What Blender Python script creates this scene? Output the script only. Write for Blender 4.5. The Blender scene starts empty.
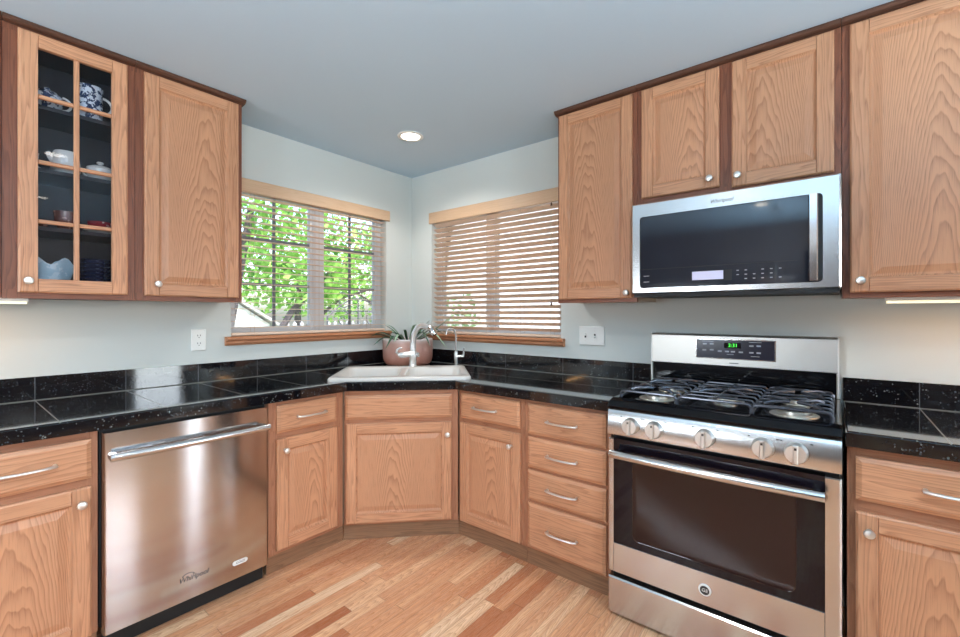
import bpy, bmesh, math, random
from mathutils import Vector, Matrix
SC = bpy.context.scene
C = SC.collection
rnd = random.Random(7)
PI = math.pi

# ------------------------------------------------------------------ camera
cam_data = bpy.data.cameras.new('camera'); cam = bpy.data.objects.new('camera', cam_data); C.objects.link(cam)
cam.location = (2.8025, -2.5487, 1.3072); cam.rotation_euler = (PI/2, 0, 0.679)
cam_data.sensor_width = 36; cam_data.lens = 16.5; cam_data.shift_y = -0.0048; cam_data.clip_start = 0.05
SC.camera = cam
# ------------------------------------------------------------------ sky, sun, exposure
world = bpy.data.worlds.new('sky'); SC.world = world; world.use_nodes = True
wn = world.node_tree.nodes; wl = world.node_tree.links; bg = wn['Background']
sky = wn.new('ShaderNodeTexSky'); sky.sky_type = 'NISHITA'; sky.sun_disc = False
sky.sun_elevation = math.radians(52); sky.sun_rotation = math.radians(100); sky.air_density = 1.0; sky.dust_density = 3.0
wl.new(sky.outputs[0], bg.inputs[0]); bg.inputs[1].default_value = 0.7
sun_d = bpy.data.lights.new('sun', 'SUN'); sun = bpy.data.objects.new('sun', sun_d); C.objects.link(sun)
sun_d.energy = 5.5; sun_d.angle = 0.01; sun_d.color = (1, .95, .85)
sun.location = (8, -2, 9); sun.rotation_euler = (math.radians(40), 0, math.radians(55))
vs = SC.view_settings; vs.view_transform = 'Standard'; vs.look = 'None'; vs.gamma = 1; vs.use_curve_mapping = False
vs.exposure = 0.26
SC.cycles.max_bounces = 10; SC.cycles.diffuse_bounces = 5; SC.cycles.glossy_bounces = 5
SC.cycles.transmission_bounces = 8; SC.cycles.transparent_max_bounces = 24
SC.cycles.use_denoising = True
SC.cycles.sample_clamp_indirect = 6.0
SC.cycles.caustics_reflective = False; SC.cycles.caustics_refractive = False

# ------------------------------------------------------------------ materials
def lin(c):
    f = lambda v: v/12.92 if v <= .04045 else ((v+.055)/1.055)**2.4
    return tuple(f(v/255) for v in c) + (1,)
def mat(name, rgb=(200,200,200), rough=.5, metal=0., spec=.5, emit=0, ecol=None, coat=0, coat_rough=.05, ior=1.5):
    m = bpy.data.materials.new(name); m.use_nodes = True
    b = m.node_tree.nodes['Principled BSDF']
    b.inputs['Base Color'].default_value = lin(rgb); b.inputs['Roughness'].default_value = rough
    b.inputs['Metallic'].default_value = metal; b.inputs['Specular IOR Level'].default_value = spec
    b.inputs['IOR'].default_value = ior
    b.inputs['Coat Weight'].default_value = coat; b.inputs['Coat Roughness'].default_value = coat_rough
    if emit:
        b.inputs['Emission Color'].default_value = lin(ecol or rgb); b.inputs['Emission Strength'].default_value = emit
    return m
class NT:
    def __init__(s, m): s.m = m; s.t = m.node_tree; s.b = s.t.nodes['Principled BSDF']
    def n(s, typ, **kw):
        x = s.t.nodes.new(typ)
        for k, v in kw.items():
            if k.startswith('i_'): x.inputs[k[2:].replace('_', ' ')].default_value = v
            else: setattr(x, k, v)
        return x
    def l(s, a, b): s.t.links.new(a, b)
    def math(s, op, a, b=None, c=None):
        x = s.t.nodes.new('ShaderNodeMath'); x.operation = op
        for i, v in enumerate((a, b, c)):
            if v is None: continue
            if isinstance(v, (int, float)): x.inputs[i].default_value = v
            else: s.l(v, x.inputs[i])
        return x.outputs[0]
    def comb(s, x, y, z=0.0):
        q = s.t.nodes.new('ShaderNodeCombineXYZ')
        for i, v in enumerate((x, y, z)):
            if isinstance(v, (int, float)): q.inputs[i].default_value = v
            else: s.l(v, q.inputs[i])
        return q.outputs[0]
    def noise(s, vec, scale=1., detail=3., rough=.5, dim='3D'):
        q = s.t.nodes.new('ShaderNodeTexNoise'); q.noise_dimensions = dim
        q.inputs['Scale'].default_value = scale; q.inputs['Detail'].default_value = detail; q.inputs['Roughness'].default_value = rough
        if vec is not None: s.l(vec, q.inputs['Vector'])
        return q.outputs['Fac']
    def ramp(s, fac, stops):
        q = s.t.nodes.new('ShaderNodeValToRGB'); e = q.color_ramp.elements
        while len(e) < len(stops): e.new(.5)
        for el, (p, c) in zip(e, stops): el.position = p; el.color = c
        s.l(fac, q.inputs[0]); return q.outputs[0]
    def mix(s, fac, a, b, typ='MIX'):
        q = s.t.nodes.new('ShaderNodeMix'); q.data_type = 'RGBA'; q.blend_type = typ
        for k, v in ((0, fac), (6, a), (7, b)):
            if isinstance(v, (int, float, tuple)): q.inputs[k].default_value = v
            else: s.l(v, q.inputs[k])
        return q.outputs[2]
    def bump(s, h, strength=.2, dist=.002):
        q = s.t.nodes.new('ShaderNodeBump'); q.inputs['Strength'].default_value = strength; q.inputs['Distance'].default_value = dist
        s.l(h, q.inputs['Height']); s.l(q.outputs[0], s.b.inputs['Normal'])

def oak(name, light, dark, pore, cathedral=False, rough=.38, contrast=1.0):
    m = mat(name, light, rough, spec=.4); t = NT(m)
    uv = t.n('ShaderNodeUVMap', uv_map='grain').outputs[0]
    sp = t.n('ShaderNodeSeparateXYZ'); t.l(uv, sp.inputs[0]); U, V = sp.outputs[0], sp.outputs[1]
    wv = t.noise(t.comb(t.math('MULTIPLY', U, 9), t.math('MULTIPLY', V, 1.6)), 1, 3, .5)
    if cathedral:
        f = t.math('ADD', t.math('MULTIPLY', t.math('MULTIPLY', U, U), 26), t.math('MULTIPLY', V, .55))
        f = t.math('ADD', t.math('MULTIPLY', f, 22), t.math('MULTIPLY', wv, 7))
    else:
        w2 = t.noise(t.comb(t.math('MULTIPLY', U, 22), t.math('MULTIPLY', V, 1.6)), 1, 2, .5)
        f = t.math('ADD', t.math('MULTIPLY', U, 55), t.math('MULTIPLY', w2, 7))
    fr = t.math('FRACT', f)
    band = t.math('POWER', fr, 2.2)                 # slow rise, sharp drop: growth rings
    fade = t.math('SMOOTH_MIN', t.math('MULTIPLY', t.math('SUBTRACT', 1.0, fr), 9), 1.0, .2)
    band = t.math('MULTIPLY', band, fade)
    pores = t.noise(t.comb(t.math('MULTIPLY', U, 420), t.math('MULTIPLY', V, 11)), 1, 2, .6)
    pm = t.math('MULTIPLY', t.math('MAXIMUM', t.math('SUBTRACT', pores, .52), 0), 3.2)
    big = t.noise(t.comb(t.math('MULTIPLY', U, 5), t.math('MULTIPLY', V, 1.2)), 1, 2, .5)
    col = t.mix(t.math('MULTIPLY', band, .66*contrast), lin(light), lin(dark))
    pw = t.math('MULTIPLY', pm, t.math('ADD', t.math('MULTIPLY', band, .7), .35))
    col = t.mix(t.math('MINIMUM', t.math('MULTIPLY', pw, contrast), 1.), col, lin(pore))
    ri = t.n('ShaderNodeObjectInfo').outputs['Random']
    val = t.math('ADD', t.math('MULTIPLY', big, .26), t.math('ADD', t.math('MULTIPLY', ri, .12), .80))
    hs = t.n('ShaderNodeHueSaturation'); t.l(val, hs.inputs['Value']); t.l(col, hs.inputs['Color'])
    t.l(hs.outputs[0], t.b.inputs['Base Color'])
    t.bump(t.math('SUBTRACT', 1.0, pw), .12, .001)
    return m
M = {}
M['oak'] = oak('oak_straight', (206,151,114), (154,98,68), (106,66,45))
M['oak_panel'] = oak('oak_panel', (205,150,113), (146,92,63), (104,64,43), True)
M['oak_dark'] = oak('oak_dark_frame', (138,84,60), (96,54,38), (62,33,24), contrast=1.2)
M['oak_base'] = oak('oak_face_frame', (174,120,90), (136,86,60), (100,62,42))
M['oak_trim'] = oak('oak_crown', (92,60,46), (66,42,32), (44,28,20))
M['oak_side'] = oak('oak_side_panel', (172,148,126), (140,116,94), (118,94,74))
M['oak_sill'] = oak('oak_sill', (196,134,96), (160,100,66), (120,74,46))
M['toe'] = oak('oak_toe_board', (150,112,84), (108,78,56), (80,56,40))
M['valance'] = oak('valance_wood', (212,178,146), (194,156,122), (176,138,106), contrast=.6)
M['slat'] = oak('slat_wood', (234,208,186), (220,190,166), (206,174,150), contrast=.5)
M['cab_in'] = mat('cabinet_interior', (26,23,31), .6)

def paint(name, rgb, bump=.05):
    m = mat(name, rgb, .85, spec=.25); t = NT(m)
    tc = t.n('ShaderNodeTexCoord').outputs['Object']
    t.bump(t.noise(tc, 160, 3, .6), bump, .003)
    nz = t.noise(tc, 1.2, 2); a = lin(rgb); b = tuple(v*.95 for v in a[:3])+(1,)
    t.l(t.mix(nz, a, b), t.b.inputs['Base Color']); return m
M['wall'] = paint('wall_paint', (212,216,212))
M['ceil'] = paint('ceiling_paint', (192,214,230), .04)
M['far'] = paint('far_wall_paint', (136,120,112))
M['white'] = mat('white_vinyl', (226,228,232), .4)
M['plate'] = mat('switch_plastic', (236,236,232), .35)
M['slot'] = mat('dark_slot', (40,38,36), .5)

def floor_mat():
    m = mat('oak_strip_floor', (200,150,105), .3, spec=.45); t = NT(m)
    tc = t.n('ShaderNodeTexCoord').outputs['Object']
    sp = t.n('ShaderNodeSeparateXYZ'); t.l(tc, sp.inputs[0]); X, Y = sp.outputs[0], sp.outputs[1]
    w = .0575
    rx = t.math('DIVIDE', X, w); row = t.math('FLOOR', rx); fx = t.math('FRACT', rx)
    wn1 = t.n('ShaderNodeTexWhiteNoise', noise_dimensions='1D'); t.l(row, wn1.inputs['W'])
    ln = t.math('ADD', t.math('MULTIPLY', wn1.outputs['Value'], .6), .6)
    ry = t.math('ADD', t.math('DIVIDE', Y, ln), t.math('MULTIPLY', wn1.outputs['Value'], 37.7))
    seg = t.math('FLOOR', ry); fy = t.math('FRACT', ry)
    wn2 = t.n('ShaderNodeTexWhiteNoise', noise_dimensions='2D'); t.l(t.comb(row, seg), wn2.inputs['Vector'])
    rv = wn2.outputs['Value']
    base = t.ramp(rv, [(0, lin((166,98,66))), (.07, lin((190,124,88))), (.16, lin((220,160,118))), (.45, lin((230,178,136))), (.6, lin((216,158,118))), (.85, lin((238,192,150))), (1, lin((244,212,174)))])
    sc = t.n('ShaderNodeSeparateXYZ'); t.l(wn2.outputs['Color'], sc.inputs[0])
    u = t.math('ADD', t.math('MULTIPLY', fx, w), t.math('MULTIPLY', sc.outputs[0], 9))
    v = t.math('ADD', Y, t.math('MULTIPLY', sc.outputs[1], 13))
    wob = t.noise(t.comb(t.math('MULTIPLY', u, 26), t.math('MULTIPLY', v, 2.6)), 1, 3, .55)
    # some boards carry cathedral figure, others straight grain
    uc = t.math('SUBTRACT', t.math('MULTIPLY', fx, w), .028)
    cat = t.math('ADD', t.math('MULTIPLY', t.math('MULTIPLY', uc, uc), 190), v)
    f1 = t.math('ADD', t.math('MULTIPLY', cat, 16), t.math('MULTIPLY', wob, 6))
    f2 = t.math('ADD', t.math('MULTIPLY', u, 90), t.math('MULTIPLY', wob, 7))
    pick = t.math('GREATER_THAN', sc.outputs[2], .5)
    f = t.math('ADD', t.math('MULTIPLY', f1, pick), t.math('MULTIPLY', f2, t.math('SUBTRACT', 1., pick)))
    band = t.math('POWER', t.math('FRACT', f), 2.5)
    pores = t.noise(t.comb(t.math('MULTIPLY', u, 500), t.math('MULTIPLY', v, 12)), 1, 2, .6)
    pm = t.math('MULTIPLY', t.math('MAXIMUM', t.math('SUBTRACT', pores, .5), 0), 3)
    st = t.noise(t.comb(t.math('MULTIPLY', u, 70), t.math('MULTIPLY', v, 2.2)), 1, 3, .6)
    base = t.mix(t.ramp(st, [(.40, (0,0,0,1)), (.70, (.55,.55,.55,1))]), base, lin((186,116,78)))
    col = t.mix(t.math('MULTIPLY', band, .5), base, lin((158,98,64)))
    col = t.mix(t.math('MULTIPLY', pm, .45), col, lin((120,72,44)))
    ex = t.math('MINIMUM', fx, t.math('SUBTRACT', 1., fx)); ey = t.math('MULTIPLY', t.math('MINIMUM', fy, t.math('SUBTRACT', 1., fy)), 9)
    gap = t.math('LESS_THAN', t.math('MINIMUM', ex, ey), .018)
    col = t.mix(t.math('MULTIPLY', gap, .38), col, lin((84,48,30)))
    t.l(col, t.b.inputs['Base Color'])
    t.l(t.math('ADD', t.math('MULTIPLY', pm, .15), .27), t.b.inputs['Roughness'])
    return m
M['floor'] = floor_mat()

def granite(name, joints=(), top=None, jc=(124,124,116)):
    """polished black granite tile; joints: list of (axis, offset, pitch, halfwidth) grout lines in object space"""
    m = mat(name, (9,10,14), .06, spec=.42, ior=1.5, coat=.8, coat_rough=.04); t = NT(m)
    tc = t.n('ShaderNodeTexCoord').outputs['Object']
    sp = t.n('ShaderNodeSeparateXYZ'); t.l(tc, sp.inputs[0])
    vo = t.n('ShaderNodeTexVoronoi'); vo.inputs['Scale'].default_value = 120; t.l(tc, vo.inputs['Vector'])
    fl = t.math('MULTIPLY', t.math('GREATER_THAN', t.noise(tc, 34, 3, .65), .50), t.math('LESS_THAN', vo.outputs['Distance'], .34))
    vc = t.n('ShaderNodeSeparateXYZ'); t.l(vo.outputs['Color'], vc.inputs[0])
    spk = t.ramp(vc.outputs[0], [(0, lin((22,24,26))), (.6, lin((44,48,52))), (.85, lin((86,92,96))), (1, lin((128,132,126)))])
    col = t.mix(fl, lin((10,11,16)), spk)
    g = None
    for ax, off, pitch, hw in joints:
        if pitch:
            d = t.math('ABSOLUTE', t.math('SUBTRACT', t.math('FRACT', t.math('ADD', t.math('DIVIDE', t.math('SUBTRACT', sp.outputs[ax], off), pitch), .5)), .5))
            k = t.math('LESS_THAN', d, hw/pitch)
        else:
            k = t.math('LESS_THAN', t.math('ABSOLUTE', t.math('SUBTRACT', sp.outputs[ax], off)), hw)
        g = k if g is None else t.math('MAXIMUM', g, k)
    if g is not None:
        if top: g = t.math('MULTIPLY', g, t.math('GREATER_THAN', sp.outputs[2], top))
        col = t.mix(g, col, lin(jc))
        t.l(t.math('ADD', t.math('MULTIPLY', g, .5), .07), t.b.inputs['Roughness'])
    t.l(col, t.b.inputs['Base Color']); return m
M['gr_left'] = granite('granite_counter', [(1, -2.267, .325, .0022)], .916)
M['gr_edge'] = granite('granite_edge', [])
M['gr_right'] = granite('granite_counter_short', [(0, 3.072, .325, .0022)], .916)
M['gr_bs_l'] = granite('granite_splash_side', [(1, -2.267, .325, .0014)], None, (78,80,84))
M['gr_bs_r'] = granite('granite_splash_back', [(0, 1.893, .4525, .0014)], None, (78,80,84))
M['gr_bs_s'] = granite('granite_splash_short', [(0, 3.072, .325, .0014)], None, (78,80,84))
M['grout'] = mat('grout', (110,110,104), .8)

def steel(name, rgb, rough, axis=0, aniso=.0):
    m = mat(name, rgb, rough, metal=1.); t = NT(m)
    tc = t.n('ShaderNodeTexCoord').outputs['Object']
    mp = t.n('ShaderNodeMapping'); s = [900, 900, 900]; s[axis] = 6; mp.inputs['Scale'].default_value = s
    t.l(tc, mp.inputs[0])
    nz = t.noise(mp.outputs[0], 1, 2, .6)
    t.l(t.math('ADD', t.math('MULTIPLY', nz, .10), rough-.05), t.b.inputs['Roughness'])
    t.bump(nz, .035, .0004); return m
M['steel'] = steel('brushed_steel', (206,205,204), .22)
M['steel_v'] = steel('brushed_steel_vertical', (200,198,198), .15, 2)
M['steel_soft'] = steel('satin_steel', (204,200,194), .40)
M['chrome'] = mat('chrome', (230,230,230), .12, 1.)
M['nickel'] = mat('satin_nickel', (232,228,222), .34, .9)
M['dkgap'] = mat('dark_recess', (10,10,11), .6)
M['blk_gloss'] = mat('black_enamel', (8,9,13), .10, spec=.4)
M['blk_glass'] = mat('black_glass', (16,12,20), .05, spec=.38, ior=1.5)
M['blk_win'] = mat('oven_window_glass', (40,24,22), .07, spec=.42)
M['mw_glass'] = mat('oven_smoked_glass', (34,38,48), .05, spec=.6)
M['iron'] = mat('cast_iron', (74,76,84), .22, .5, spec=.8)
M['cap'] = mat('burner_cap', (20,20,22), .4)
M['burner'] = mat('burner_ring', (205,200,190), .35, .9)
M['display'] = mat('display_panel', (36,36,52), .15)
M['ink'] = mat('panel_marks', (170,172,180), .5)
M['inkd'] = mat('logo_ink', (70,68,70), .5)
M['lcd'] = mat('lcd_green', (60,220,70), .4, emit=1.6, ecol=(70,230,70))
M['lcdw'] = mat('lcd_pale', (176,176,200), .3, emit=.35, ecol=(190,190,220))
M['porc'] = mat('white_porcelain', (236,234,228), .15, spec=.6)
M['sink'] = mat('sink_enamel', (206,202,196), .22, spec=.5)
M['tap'] = mat('faucet_steel', (222,222,220), .26, .7)
M['bulb'] = mat('lamp_lens', (255,250,240), .4, emit=14, ecol=(255,240,220))
M['bar'] = mat('light_bar_lens', (255,246,214), .4, emit=.75, ecol=(255,236,190))
M['cord'] = mat('blind_cord', (196,180,160), .7)
M['tassel'] = mat('tassel_wood', (92,66,48), .5)
M['leaf_h'] = mat('plant_leaf', (46,84,58), .4)
M['leaf_v'] = mat('plant_leaf_pale', (150,178,150), .4)
M['soil'] = mat('soil', (52,40,32), .9)
M['fence'] = mat('fence_wood', (176,178,186), .8)
M['house'] = mat('siding', (222,226,232), .8)
M['roofm'] = mat('shingles', (176,178,184), .9)
M['bark'] = mat('bark', (70,66,70), .9)
M['wrought'] = mat('wrought_iron', (66,70,80), .5)

def pot_mat():
    m = mat('clay_glaze', (196,150,136), .45); t = NT(m)
    tc = t.n('ShaderNodeTexCoord').outputs['Object']; sp = t.n('ShaderNodeSeparateXYZ'); t.l(tc, sp.inputs[0])
    z = t.math('ADD', sp.outputs[2], t.math('MULTIPLY', t.noise(tc, 22, 3), .02))
    t.l(t.ramp(t.math('DIVIDE', z, .2), [(0, lin((176,112,92))), (.55, lin((196,148,134))), (.86, lin((200,160,148))), (.95, lin((214,190,184))), (1, lin((224,214,212)))]), t.b.inputs['Base Color']); return m
M['pot'] = pot_mat()
def china(name, a, b, scale, th):
    m = mat(name, a, .2, spec=.6); t = NT(m); tc = t.n('ShaderNodeTexCoord').outputs['Object']
    t.l(t.mix(t.math('GREATER_THAN', t.noise(tc, scale, 4, .65), th), lin(a), lin(b)), t.b.inputs['Base Color']); return m
M['bluewhite'] = china('blue_white_china', (40,56,90), (216,224,232), 46, .49)
M['palebl'] = china('pale_blue_china', (176,208,224), (206,226,236), 14, .55)
M['navy'] = china('navy_china', (40,52,88), (74,90,130), 60, .6)
M['redchina'] = china('red_china', (150,34,44), (222,196,190), 22, .6)
M['brownchina'] = china('brown_glass', (104,62,52), (170,120,104), 40, .6)

def clear(name, tint=(1,1,1,1), base_refl=.04, ior=1.45):
    m = bpy.data.materials.new(name); m.use_nodes = True; nt = m.node_tree; nt.nodes.clear()
    o = nt.nodes.new('ShaderNodeOutputMaterial'); mx = nt.nodes.new('ShaderNodeMixShader')
    tr = nt.nodes.new('ShaderNodeBsdfTransparent'); tr.inputs[0].default_value = tint
    gl = nt.nodes.new('ShaderNodeBsdfGlossy'); gl.inputs['Roughness'].default_value = .02
    fr = nt.nodes.new('ShaderNodeFresnel'); fr.inputs[0].default_value = ior
    nt.links.new(fr.outputs[0], mx.inputs[0]); nt.links.new(tr.outputs[0], mx.inputs[1]); nt.links.new(gl.outputs[0], mx.inputs[2])
    nt.links.new(mx.outputs[0], o.inputs[0]); return m
M['glass'] = clear('window_glass'); M['cabglass'] = clear('cabinet_glass', (.98,.98,1,1), ior=1.3)

def leaf_mat(name, rgb, rgb2):
    m = mat(name, rgb, .5); t = NT(m); nt = m.node_tree
    tc = t.n('ShaderNodeTexCoord').outputs['Object']
    col = t.mix(t.ramp(t.noise(tc, 3.2, 3), [(.35, (0,0,0,1)), (.65, (1,1,1,1))]), lin(rgb), lin(rgb2))
    t.l(col, t.b.inputs['Base Color'])
    tl = nt.nodes.new('ShaderNodeBsdfTranslucent'); t.l(col, tl.inputs[0])
    mx = nt.nodes.new('ShaderNodeMixShader'); mx.inputs[0].default_value = .45
    out = nt.nodes['Material Output']
    t.l(t.b.outputs[0], mx.inputs[1]); t.l(tl.outputs[0], mx.inputs[2]); t.l(mx.outputs[0], out.inputs[0]); return m
M['leaf'] = leaf_mat('tree_leaves', (72,130,50), (166,216,108))
M['leaf2'] = leaf_mat('tree_leaves_dark', (70,104,68), (146,182,134))
def ground_mat():
    m = mat('yard_ground', (150,160,120), .9); t = NT(m); tc = t.n('ShaderNodeTexCoord').outputs['Object']
    t.l(t.mix(t.noise(tc, 3, 5), lin((110,130,80)), lin((190,180,150))), t.b.inputs['Base Color']); return m
M['ground'] = ground_mat()

# ------------------------------------------------------------------ mesh builder
class MB:
    """collects faces in a thing's local frame (x right, -y towards the room, z up) and links them as ONE mesh object"""
    def __init__(s): s.v = []; s.f = []; s.uv = []
    def quadset(s, pts, faces, grain='z', off=None, center=None):
        """faces index pts; grain = axis the wood grain follows"""
        n0 = len(s.v); s.v += [tuple(p) for p in pts]
        ou, ov = off if off else (rnd.uniform(-3, 3), rnd.uniform(-3, 3))
        gi = 'xyz'.index(grain)
        for f in faces:
            P = [Vector(pts[i]) for i in f]
            n = Vector((0,0,0))
            for i in range(len(P)): n += P[i].cross(P[(i+1) % len(P)])
            ax = max(range(3), key=lambda i: abs(n[i]))
            if ax == gi: a, b = [i for i in range(3) if i != ax]
            else: b = gi; a = [i for i in range(3) if i not in (ax, gi)][0]
            c = center or (0, 0, 0)
            s.f.append([n0+i for i in f]); s.uv.append([(p[a]-c[a]+ou, p[b]-c[b]+ov) for p in P])
    def box(s, x0, x1, y0, y1, z0, z1, grain='z', ch=0, d=None):
        """box; ch = chamfer of the four edges of its front (-y) face, a number or (left, right, bottom, top)"""
        if not ch:
            pts = [(x,y,z) for z in (z0,z1) for y in (y0,y1) for x in (x0,x1)]
            s.quadset(pts, [(0,1,5,4),(1,3,7,5),(3,2,6,7),(2,0,4,6),(4,5,7,6),(0,2,3,1)], grain); return
        l, r, b, t = (ch,)*4 if isinstance(ch, (int,float)) else ch
        d = d or max(l, r, b, t)
        A = [(x0+l,y0,z0+b),(x1-r,y0,z0+b),(x1-r,y0,z1-t),(x0+l,y0,z1-t)]
        B = [(x0,y0+d,z0),(x1,y0+d,z0),(x1,y0+d,z1),(x0,y0+d,z1)]
        D = [(x0,y1,z0),(x1,y1,z0),(x1,y1,z1),(x0,y1,z1)]
        F = [(0,1,2,3),(11,10,9,8)]
        for i in range(4):
            j = (i+1) % 4; F += [(i+4,j+4,j,i),(i+8,j+8,j+4,i+4)]
        s.quadset(A+B+D, F, grain)
    def rings(s, x0, x1, z0, z1, prof, grain='z', cap=True, center=None, off=None):
        """concentric rectangles: prof = [(inset, y), ...]"""
        pts = []; F = []
        for ins, y in prof: pts += [(x0+ins,y,z0+ins),(x1-ins,y,z0+ins),(x1-ins,y,z1-ins),(x0+ins,y,z1-ins)]
        for k in range(len(prof)-1):
            for i in range(4):
                j = (i+1) % 4; F.append((4*k+i,4*k+j,4*k+4+j,4*k+4+i))
        if cap: n = 4*(len(prof)-1); F.append((n,n+1,n+2,n+3))
        s.quadset(pts, F, grain, off, center)
    def prism(s, poly, z0, z1, grain='z', axis='z', caps=True):
        """extrude a 2-D polygon along axis"""
        n = len(poly)
        mk = {'z': lambda a,b,c: (a,b,c), 'x': lambda a,b,c: (c,a,b), 'y': lambda a,b,c: (a,c,b)}[axis]
        pts = [mk(a,b,z0) for a,b in poly] + [mk(a,b,z1) for a,b in poly]
        F = [(i,(i+1)%n,n+(i+1)%n,n+i) for i in range(n)]
        if caps: F += [tuple(range(n-1,-1,-1)), tuple(range(n,2*n))]
        s.quadset(pts, F, grain)
    def lathe(s, prof, c=(0,0,0), segs=24, axis='z', sx=1., sy=1.):
        pts = []
        for r, h in prof:
            for i in range(segs):
                a = 2*PI*i/segs; u, w = r*math.cos(a)*sx, r*math.sin(a)*sy
                p = {'z': (u,w,h), 'y': (u,h,w), 'x': (h,u,w)}[axis]
                pts.append((c[0]+p[0], c[1]+p[1], c[2]+p[2]))
        F = []
        for k in range(len(prof)-1):
            for i in range(segs):
                j = (i+1) % segs; F.append((k*segs+i,k*segs+j,(k+1)*segs+j,(k+1)*segs+i))
        if prof[0][0] > 1e-6: F.append(tuple(range(segs-1,-1,-1)))
        if prof[-1][0] > 1e-6: m = (len(prof)-1)*segs; F.append(tuple(range(m,m+segs)))
        s.quadset(pts, F)
    def tube(s, path, r, segs=10, caps=True, flat=None):
        path = [Vector(p) for p in path]; n = len(path)
        rr = r if isinstance(r, (list,tuple)) else [r]*n
        up = None; pts = []
        for i, p in enumerate(path):
            t = (path[min(i+1,n-1)] - path[max(i-1,0)]).normalized()
            if up is None: up = t.orthogonal().normalized() if abs(t.z) > .9 else Vector((0,0,1))
            sd = t.cross(up)
            if sd.length < 1e-4: sd = t.orthogonal()
            sd.normalize(); u2 = sd.cross(t).normalized(); up = u2
            for k in range(segs):
                a = 2*PI*k/segs; pts.append(tuple(p + sd*math.cos(a)*rr[i] + u2*math.sin(a)*rr[i]*(flat or 1)))
        F = []
        for i in range(n-1):
            for k in range(segs):
                j = (k+1) % segs; F.append((i*segs+k,i*segs+j,(i+1)*segs+j,(i+1)*segs+k))
        if caps: F += [tuple(range(segs-1,-1,-1)), tuple(range((n-1)*segs,n*segs))]
        s.quadset(pts, F)
    def build(s, name, m, parent=None, smooth=True, fix=True):
        me = bpy.data.meshes.new(name); me.from_pydata(s.v, [], s.f)
        ul = me.uv_layers.new(name='grain'); k = 0
        for uvs in s.uv:
            for q in uvs: ul.data[k].uv = q; k += 1
        if fix:
            bm = bmesh.new(); bm.from_mesh(me); bmesh.ops.recalc_face_normals(bm, faces=bm.faces); bm.to_mesh(me); bm.free()
        if smooth:
            me.polygons.foreach_set('use_smooth', [True]*len(me.polygons)); me.set_sharp_from_angle(angle=math.radians(32))
        me.materials.append(M[m] if isinstance(m, str) else m)
        o = bpy.data.objects.new(name, me); C.objects.link(o)
        if parent is not None: o.parent = parent
        return o
def tag(o, label=None, cat=None, group=None, kind=None):
    for k, v in (('label',label),('category',cat),('group',group),('kind',kind)):
        if v: o[k] = v
    return o
def thing(name, label, cat, loc=(0,0,0), rz=0, group=None):
    o = bpy.data.objects.new(name, None); C.objects.link(o); o.location = loc; o.rotation_euler = (0,0,rz); o.empty_display_size = .1
    return tag(o, label, cat, group)
def struct(o): o['kind'] = 'structure'; return o
def copy_tree(o, parent=None):
    c = o.copy(); C.objects.link(c)
    if parent is not None: c.parent = parent
    for ch in list(o.children): copy_tree(ch, c)
    return c
def text(body, size, m, parent, name, loc, ext=.0004, align='CENTER', shear=0, sx=1.):
    cu = bpy.data.curves.new(name, 'FONT'); cu.body = body; cu.size = size; cu.extrude = ext; cu.align_x = align; cu.align_y = 'CENTER'; cu.shear = shear
    to = bpy.data.objects.new(name, cu); C.objects.link(to)
    dg = bpy.context.evaluated_depsgraph_get(); me = bpy.data.meshes.new_from_object(to.evaluated_get(dg))
    bpy.data.objects.remove(to); bpy.data.curves.remove(cu)
    me.transform(Matrix.Rotation(PI/2, 4, 'X') @ Matrix.Diagonal((sx,1,1,1))); me.materials.clear(); me.materials.append(M[m])
    o = bpy.data.objects.new(name, me); C.objects.link(o); o.parent = parent; o.location = loc; return o
RL = PI/2; RD = PI/4      # local x runs along the left wall / along the corner diagonal

# ================================================================== SETTING
CEIL = 2.4612
b = MB(); b.box(-.15, 5.35, -6.65, .15, -.12, 0); struct(b.build('floor', 'floor', smooth=False))
b = MB(); b.box(-.35, 6.2, -6.9, .35, CEIL, CEIL+.16); struct(b.build('ceiling', 'ceil', smooth=False))  # overhang past the far wall added to keep sun off the glazed door
def wall_with_hole(a0, a1, h0, h1, hz0, hz1, top):
    """boxes (along, z) around one opening"""
    return [(a0,h0,0,top),(h1,a1,0,top),(h0,h1,0,hz0),(h0,h1,hz1,top)]
WL = (-1.44, -.272, 1.172, 2.115); WR = (.238, 1.42, 1.148, 2.115)      # window openings
def grid_wall(cuts_a, cuts_z, hole, thick, place):
    b = MB(); ia = [i for i in range(len(cuts_a)-1)]; iz = range(len(cuts_z)-1)
    for i in ia:
        for j in iz:
            if (i, j) in hole: continue
            place(b, cuts_a[i], cuts_a[i+1], cuts_z[j], cuts_z[j+1])
    return b
b = grid_wall([-5.0, WL[0], WL[1], .15], [0, WL[2], WL[3], CEIL], {(1,1)}, .15, lambda b,a0,a1,z0,z1: b.box(-.15, 0, a0, a1, z0, z1))
struct(b.build('wall_left', 'wall', smooth=False))
b = grid_wall([0, WR[0], WR[1], 5.2], [0, WR[2], WR[3], CEIL], {(1,1)}, .15, lambda b,a0,a1,z0,z1: b.box(a0, a1, 0, .15, z0, z1))
struct(b.build('wall_right', 'wall', smooth=False))
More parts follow.
